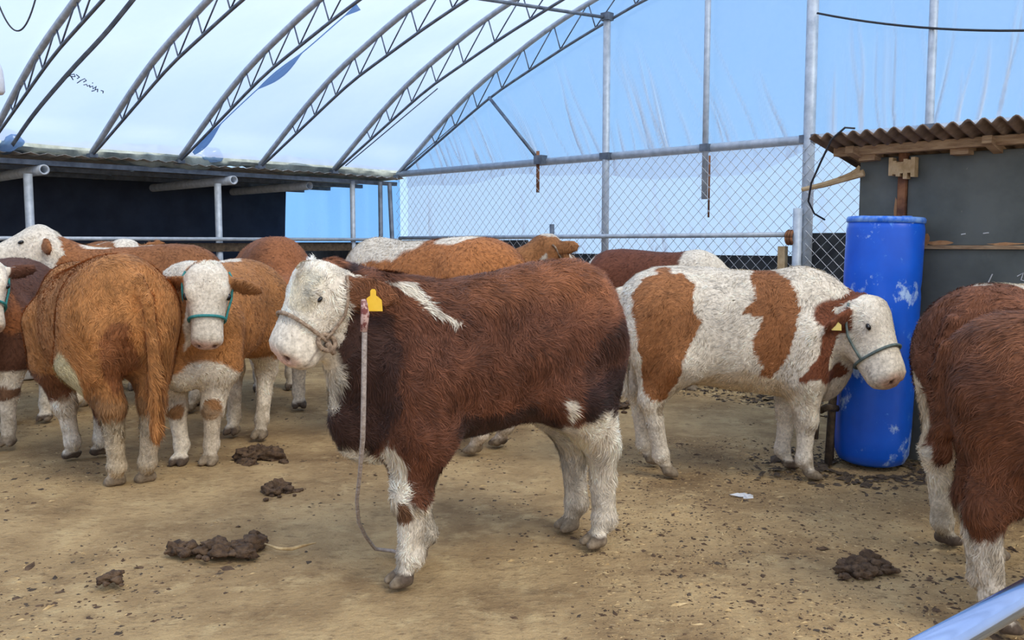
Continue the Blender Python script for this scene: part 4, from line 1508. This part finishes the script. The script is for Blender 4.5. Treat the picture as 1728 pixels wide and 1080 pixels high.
# --- orange calf seen from behind on the left
make_cow('orange brown calf on the left seen from behind with hanging tail', (-2.42, 5.18), (-0.65, 0.76), 1.01,
         poll=(0.70, -0.26, 1.02), hdir=(0.2, -0.32, -0.25), base=ORANGE, fur=70000, vox=0.017, seed=8, furlen=0.034, group=None, fat=1.0, tilt=0.10, curly=0.45,
         tail=[(-0.64, -0.02, 1.10), (-0.70, -0.05, 1.0), (-0.70, -0.07, 0.82), (-0.69, -0.08, 0.62), (-0.68, -0.08, 0.45), (-0.67, -0.08, 0.30)],
         stance={'hl': (0.04, -0.07), 'hr': (0.0, 0.03), 'fl': (0.02, -0.06), 'fr': (0, 0.03)},
         ops=[('e', (0.27, 0.10, 0.036), (-0.62, 0.06, 0.72), (0.10, 0.10, 0.26)), ('below', WHITE, 0.45, 0.1, 0.9), ('e', (0.15, 0.06, 0.03), (0.40, -0.13, 0.38), (0.12, 0.10, 0.26)),
              ('e', (0.20, 0.08, 0.035), (0.38, 0.16, 0.52), (0.14, 0.12, 0.12)),
              ('below', (0.62, 0.50, 0.34), 0.44, -0.9, -0.1), ('e', (0.56, 0.47, 0.27), (-0.34, 0.22, 0.64), (0.14, 0.12, 0.18)), ('e', (0.30, 0.15, 0.06), (-0.55, 0.1, 0.46), (0.12, 0.2, 0.06)), ('e', ORANGE, (-0.70, -0.08, 0.55), (0.06, 0.05, 0.34))])

# --- calf facing us with teal halter
make_cow('orange calf facing us with white face and teal halter', (-1.90, 5.76), (-0.10, -0.995), 1.0,
         poll=(0.72, 0.255, 1.20), hdir=(0.10, 0.03, -0.44), hup=(0.91, 0.40, 0.25), hL=0.445, hsize=0.99, base=ORANGE, fur=52000, vox=0.0165, seed=12, furlen=0.026, halter='teal', group=None,
         ears={'l': (-0.55, 0.8, -0.30), 'r': (-0.4, -0.9, -0.1)}, stance={'fl': (0.0, -0.03), 'fr': (0.02, 0.04), 'hl': (0.12, 0.0)},
         ops=[('e', WHITE, (0.55, -0.02, 1.16), (0.20, 0.16, 0.14)), ('e', (0.20, 0.075, 0.03), (0.66, -0.08, 0.80), (0.16, 0.12, 0.22)), ('below', WHITE, 0.56), ('e', WHITE, (0.50, 0.0, 0.52), (0.25, 0.3, 0.16)),
              ('e', WHITE, (-0.1, 0, 1.27), (0.20, 0.05, 0.05)), ('e', (0.34, 0.17, 0.07), (0.46, 0.13, 0.36), (0.06, 0.07, 0.06)), ('e', (0.34, 0.17, 0.07), (0.48, -0.1, 0.36), (0.06, 0.07, 0.06)), ('face', WHITE, -0.1, 1.1), ('ear', (0.36, 0.16, 0.06), 'l'), ('ear', (0.36, 0.16, 0.06), 'r')])

# --- calf behind it, mostly hidden
make_cow('brown calf mostly hidden behind the teal haltered one', (-2.02, 7.6), (0.30, -0.95), 1.13,
         poll=(0.80, 0.02, 0.92), hdir=(0.25, 0.05, -0.32), base=(0.30, 0.108, 0.038), fur=14000, vox=0.021, seed=14, group=None, face=RED,
         ops=[('below', WHITE, 0.42), ('e', (0.12, 0.06, 0.035), (0.42, 0.13, 0.44), (0.12, 0.1, 0.11)), ('e', (0.12, 0.06, 0.035), (0.42, -0.13, 0.44), (0.12, 0.1, 0.11))])

# --- calves behind the one in the middle
make_cow('orange calf with a white saddle standing behind the front calf', (-0.56, 6.0), (-0.82, 0.57), 1.12,
         poll=(0.82, -0.1, 0.98), hdir=(0.25, -0.05, -0.35), base=(0.40, 0.15, 0.045), fur=28000, vox=0.019, seed=17, group=None,
         ops=[('e', WHITE, (0.28, 0.05, 1.22), (0.31, 0.3, 0.17)), ('e', WHITE, (0.52, 0.1, 1.02), (0.18, 0.3, 0.17)), ('e', WHITE, (-0.25, 0.05, 1.26), (0.13, 0.16, 0.055)), ('below', (0.72, 0.60, 0.46), 0.48), ('face', WHITE, -0.1, 1.1)])
make_cow('orange calf at the back with raised head and white poll', (-0.46, 7.2), (1, 0.05), 1.02,
         poll=(0.68, -0.02, 1.335), hdir=(0.27, 0.20, -0.22), hL=0.42, hsize=1.22, ears={'r': (0.85, -0.5, 0.10), 'l': (0.2, 0.9, 0.2)}, base=(0.38, 0.160, 0.055), fur=16000, vox=0.019, seed=19, halter='hemp', group=None,
         ops=[('e', WHITE, (0.72, 0, 0.95), (0.14, 0.2, 0.25)), ('below', WHITE, 0.45), ('e', WHITE, (-0.02, -0.1, 1.24), (0.03, 0.1, 0.06)), ('e', WHITE, (-0.36, 0, 1.27), (0.10, 0.2, 0.06)), ('face', WHITE, 0.05, 1.1, 0.10), ('e', WHITE, (0.72, 0.0, 1.44), (0.13, 0.16, 0.075)), ('ear', (0.38, 0.16, 0.055), 'r')])
make_cow('dark brown calf at the back with white shoulders near the fence', (1.34, 8.35), (0.84, -0.54), 1.04,
         poll=(0.82, 0.2, 0.92), hdir=(0.25, 0.1, -0.3), base=(0.155, 0.052, 0.026), fur=15000, vox=0.021, seed=23, group=None,
         ops=[('e', WHITE, (0.50, 0, 1.10), (0.20, 0.4, 0.30)), ('e', WHITE, (-0.62, 0, 1.0), (0.10, 0.35, 0.22)), ('below', WHITE, 0.5), ('face', WHITE, -0.1, 1.1)])

# --- left edge
make_cow('calf cut by the left edge with dark chest and teal halter', (-3.58, 6.22), (0.22, -0.975), 1.0,
         poll=(0.78, 0.15, 1.22), hdir=(0.18, 0.08, -0.40), hL=0.44, base=(0.12, 0.05, 0.028), fur=16000, vox=0.02, seed=27, halter='teal', group=None,
         ops=[('e', (0.30, 0.11, 0.04), (0.55, 0.22, 0.92), (0.10, 0.10, 0.16)), ('below', WHITE, 0.52), ('e', (0.2, 0.1, 0.05), (0.4, 0.12, 0.36), (0.1, 0.1, 0.06)), ('face', WHITE, -0.1, 1.1)])
make_cow('calf with a white curly head above the left edge of the group', (-3.06, 7.16), (-1, -0.08), 1.08,
         poll=(0.56, 0.02, 1.30), hdir=(0.38, 0.14, -0.15), hL=0.40, hsize=1.32, base=(0.33, 0.13, 0.046), fur=19000, vox=0.019, seed=29, group=None,
         ears={'l': (-0.55, 0.8, -0.25)},
         ops=[('e', WHITE, (-0.1, 0, 1.25), (0.10, 0.2, 0.06)), ('e', WHITE, (0.25, 0, 1.25), (0.10, 0.2, 0.05)), ('below', WHITE, 0.5), ('e', (0.10, 0.045, 0.025), (0.6, 0.05, 0.85), (0.14, 0.2, 0.25)), ('face', WHITE, -0.15, 1.1), ('e', WHITE, (0.58, 0, 1.33), (0.14, 0.14, 0.09))])
make_cow('calf far behind the orange rump showing one brown ear', (-3.82, 8.42), (0.50, -0.87), 1.10, ears={'l': (0, 0.85, 0.30)},
         poll=(0.70, 0.05, 1.215), hdir=(0.30, 0.05, -0.28), base=(0.33, 0.135, 0.048), fur=10000, vox=0.021, seed=31, group=None,
         ops=[('e', WHITE, (0.2, 0, 1.24), (0.25, 0.2, 0.06)), ('below', WHITE, 0.5), ('face', WHITE, -0.1, 1.1, 0.09)])

# --- right edge
make_cow('brown calf turned away at the right edge beside the drum', (2.36, 3.99), (0.86, 0.51), 0.945,
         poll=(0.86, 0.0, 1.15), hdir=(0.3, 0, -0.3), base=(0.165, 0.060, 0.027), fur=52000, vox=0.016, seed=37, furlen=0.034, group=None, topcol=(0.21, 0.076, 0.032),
         stance={'hl': (0.0, 0.0), 'hr': (0.0, 0.02)}, tail=[(-0.655, 0.0, 1.08), (-0.69, 0.02, 0.98), (-0.68, 0.02, 0.80), (-0.66, 0.02, 0.62), (-0.65, 0.02, 0.48)],
         ops=[('e', WHITE, (-0.17, -0.10, 1.20), (0.14, 0.22, 0.12)), ('e', WHITE, (-0.40, 0.05, 1.26), (0.06, 0.08, 0.05)), ('below', (0.74, 0.64, 0.48), 0.52), ('e', (0.72, 0.60, 0.42), (-0.62, 0.20, 0.60), (0.10, 0.07, 0.26)), ('e', WHITE, (-0.52, -0.13, 0.50), (0.13, 0.10, 0.22)), ('box', (0.165, 0.060, 0.027), (-0.8, -0.03, 0.4), (-0.615, 0.07, 1.2)), ('face', WHITE, -0.1, 1.1)])
make_cow('shaggy brown calf nearest to the steel rail at the right edge', (2.12, 2.98), (0.95, -0.31), 0.90,
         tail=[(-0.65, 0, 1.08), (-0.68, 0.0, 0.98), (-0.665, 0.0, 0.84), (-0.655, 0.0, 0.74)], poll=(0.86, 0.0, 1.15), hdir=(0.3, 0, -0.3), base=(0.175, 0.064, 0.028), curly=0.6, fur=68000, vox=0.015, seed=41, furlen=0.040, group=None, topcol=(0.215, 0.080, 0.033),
         ops=[('below', WHITE, 0.40), ('e', CREAM, (-0.38, 0.2, 0.50), (0.06, 0.07, 0.10)), ('e', (0.14, 0.055, 0.025), (-0.2, 0.2, 0.66), (0.2, 0.2, 0.14)), ('face', WHITE, -0.1, 1.1)])


# ================================================================== SMALL THINGS ON THE GROUND
def blob(c, rad, seed, squash=0.6, nu=18, nv=12, rough=0.26):
    nn = Noise3(seed, ((6, 1), (14, 0.6), (30, 0.4)))
    vs, fs = [], []
    for i in range(nv + 1):
        for j in range(nu):
            a, b = 2 * math.pi * j / nu, math.pi * i / nv
            d = np.array([math.cos(a) * math.sin(b), math.sin(a) * math.sin(b), math.cos(b)])
            k = 1 + rough * float(nn((d * rad * 3 + np.asarray(c))[None, :])[0])
            p = np.asarray(c) + d * rad * k * np.array([1, 1, squash])
            p[2] = max(p[2], -0.012)
            vs.append(p)
    for i in range(nv):
        for j in range(nu):
            fs.append((i * nu + j, i * nu + (j + 1) % nu, (i + 1) * nu + (j + 1) % nu, (i + 1) * nu + j))
    return vs, fs


def gp(px, py):
    a, b = (px - 864) / 1500.0, (540 - py) / 1500.0
    c, s = math.cos(PITCH), math.sin(PITCH)
    r_ = np.array([a, c + s * b, -s + c * b])
    return np.array([0, 0, H_CAM]) - r_ * (H_CAM / r_[2])


def dung(label, clods, seed):
    c0 = gp(*clods[0][:2])
    e = empty('dung_pile', (c0[0], c0[1], 0))
    tag(e, label, 'dung')
    g = np.random.default_rng(seed)
    extra = []
    for (px, py, rad) in clods:
        for _ in range(2):
            extra.append((px + g.normal(0, 14), py + g.normal(2, 5), rad * g.uniform(0.22, 0.45)))
    for i, (px, py, rad) in enumerate([(a, b, c_ * 0.88) for a, b, c_ in clods] + extra):
        c = gp(px, py) + np.array([0, 0, rad * 0.25])
        mb = MB()
        mb.add(*blob(c, rad, seed + i, 0.62))
        mb.build('clod', 'dung', e, True)
    return e


dung('largest heap of dark dung clods lying with a straw stalk', [(300, 930, 0.055), (322, 928, 0.05), (345, 932, 0.045), (366, 926, 0.062), (385, 930, 0.05), (405, 928, 0.055), (428, 920, 0.06), (432, 908, 0.04), (370, 936, 0.05), (352, 920, 0.03), (398, 936, 0.035), (415, 935, 0.05), (310, 936, 0.035), (348, 945, 0.016)], 100)
dung('small dung heap left of the hanging rope', [(455, 830, 0.05), (470, 826, 0.065), (488, 830, 0.04), (505, 829, 0.025), (462, 834, 0.045)], 130)
dung('small crumbly dung clod in the left foreground', [(178, 980, 0.032), (190, 976, 0.04), (198, 982, 0.026), (168, 984, 0.018)], 150)
dung('scattered dung heap in the right foreground', [(1425, 962, 0.04), (1445, 955, 0.05), (1468, 950, 0.055), (1485, 958, 0.045), (1498, 964, 0.035), (1450, 968, 0.045), (1470, 964, 0.04), (1417, 955, 0.025)], 170)
dung('flat trodden dung patch behind the small heap', [(420, 774, 0.09), (440, 772, 0.10), (460, 774, 0.08)], 190)
dung('dark dung heap beside the hind legs of the front calf', [(1050, 690, 0.06), (1062, 684, 0.05), (1040, 682, 0.05)], 200)
dung('dirty straw clump under the chest of the front calf', [(650, 768, 0.05), (670, 770, 0.06), (635, 772, 0.05), (690, 768, 0.04)], 210)
mb = MB()
mb.tube([gp(447, 925) + [0, 0, 0.02], gp(470, 930) + [0, 0, 0.012], gp(492, 930) + [0, 0, 0.010], gp(512, 925) + [0, 0, 0.012], gp(533, 921) + [0, 0, 0.014]], [0.004, 0.007, 0.008, 0.007, 0.003], 6)
tag(mb.build('straw_stalk', 'straw', None, True), 'pale straw stalk beside the largest dung heap', 'straw')
mb = MB()
mb.add(*blob(gp(1062, 612) + np.array([0, 0, 0.05]), 0.10, 333, 0.5, 10, 6, 0.5))
tag(mb.build('plastic_scrap', 'paper', None, False), 'white plastic scrap on the litter heap behind the calves', 'scrap')
for i, (px, py, lab) in enumerate(((1255, 838, 'white plastic scrap trodden into the floor below the patched calf'),)):
    mb = MB()
    mb.add(*blob(gp(px, py), 0.045, 340 + i, 0.25, 10, 6, 0.5))
    tag(mb.build('plastic_scrap', 'paper', None, False), lab, 'scrap')

# old litter and fodder heap at the foot of the fence
gq = np.random.default_rng(77)
NH = Noise3(61, ((0.8, 1), (2.5, 0.6), (7, 0.4)))
mb = MB()


def heap(u_, v_):
    s = 1.6 + 5.4 * u_
    t_ = 0.22 + 0.85 * v_
    hgt = math.sin(math.pi * min(1, v_ * 0.5 + 0.5)) * (0.30 + 0.10 * float(NH(np.array([[s, t_, 0]]))[0])) * math.sin(math.pi * min(1, max(0, u_ * 1.05 + 0.02))) ** 0.5
    return G(s, t_, hgt * (1 - v_) ** 0.8 - 0.01)


mb.grid(heap, 60, 12)
o = mb.build('litter_heap', M['ground'], None, True)
tag(o, 'low heap of old litter and manure at the foot of the fence', 'litter')


def scatter(name, label, n, region, size, mats, seed, zfun=None):
    g = np.random.default_rng(seed)
    P_ = region(g, n)
    n = len(P_)
    ang = g.uniform(0, 6.28, n)
    ln = size[0] * g.lognormal(0, 0.45, n)
    wd = ln * g.uniform(size[1], size[2], n)
    hgt = ln * g.uniform(0.15, 0.45, n)
    d = np.stack([np.cos(ang), np.sin(ang), g.normal(0, 0.15, n)], 1)
    p = np.stack([-np.sin(ang), np.cos(ang), g.normal(0, 0.15, n)], 1)
    up = np.array([0, 0, 1.0])
    base = P_ + up * 0.0
    V_ = np.stack([base - d * ln[:, None], base + p * wd[:, None], base + d * ln[:, None], base - p * wd[:, None], base + up * hgt[:, None] + d * (ln * 0.2)[:, None]], 1).reshape(-1, 3)
    b5 = (np.arange(n) * 5)[:, None]
    T = np.concatenate([b5 + np.array([[0, 3, 4]]), b5 + np.array([[3, 2, 4]]), b5 + np.array([[2, 1, 4]]), b5 + np.array([[1, 0, 4]])], 1).reshape(-1, 3)
    me = bpy.data.meshes.new(name)
    me.from_pydata(V_.tolist(), [], T.tolist())
    me.materials.append(M[mats])
    o = bpy.data.objects.new(name, me)
    COL.objects.link(o)
    tag(o, label, None, None, 'stuff')
    return o


def floor_region(g, n):
    y = 2.2 + (g.random(n) ** 1.5) * 7.5
    x = (g.random(n) * 2 - 1) * (y * 0.62 + 0.1)
    P_ = np.stack([x, y, np.zeros(n)], 1)
    P_[:, 2] = NG(P_) * 0.010 - 0.013
    cl = NH(P_ * np.array([0.6, 0.6, 0]))
    return P_[cl + g.normal(0, 0.35, n) > 0.05]


def right_region(g, n):
    y = 2.6 + g.random(n) * 3.6
    x = 0.3 + g.random(n) * 2.6
    P_ = np.stack([x, y, np.zeros(n)], 1)
    P_[:, 2] = NG(P_) * 0.010 - 0.013
    return P_


def heap_region(g, n):
    u_, v_ = g.random(n), g.random(n) ** 1.2
    return np.array([heap(a, b) for a, b in zip(u_, v_)])


def drum_region(g, n):
    a = g.random(n) * 6.28
    rr = 0.25 + g.random(n) ** 2 * 0.55
    P_ = np.stack([2.15 + rr * np.cos(a), 5.25 + rr * np.sin(a) * 0.8, np.zeros(n)], 1)
    P_[:, 2] = 0.0
    return P_


scatter('dung_crumbs', 'dark dung crumbs trodden over the floor', 9000, floor_region, (0.009, 0.4, 0.9), 'dung', 1)
scatter('soil_crumbs', 'brown soil crumbs over the floor', 9000, floor_region, (0.008, 0.4, 0.9), 'mud', 5)
scatter('straw_bits', 'pale straw bits over the floor', 9000, floor_region, (0.009, 0.08, 0.2), 'straw', 2)
scatter('straw_litter', 'straw litter on the right side of the floor', 9000, right_region, (0.008, 0.08, 0.25), 'straw', 3)
scatter('dung_litter', 'dark litter on the right side of the floor', 9000, right_region, (0.007, 0.3, 0.8), 'dung', 4)
scatter('heap_litter', 'dark clods and straw lying on the litter heap', 3500, heap_region, (0.022, 0.3, 0.9), 'mud', 6)
scatter('heap_straw', 'pale straw lying on the litter heap', 2000, heap_region, (0.024, 0.1, 0.4), 'straw', 7)
scatter('drum_litter', 'dark muck around the foot of the drum', 800, drum_region, (0.016, 0.3, 0.9), 'mud', 8)
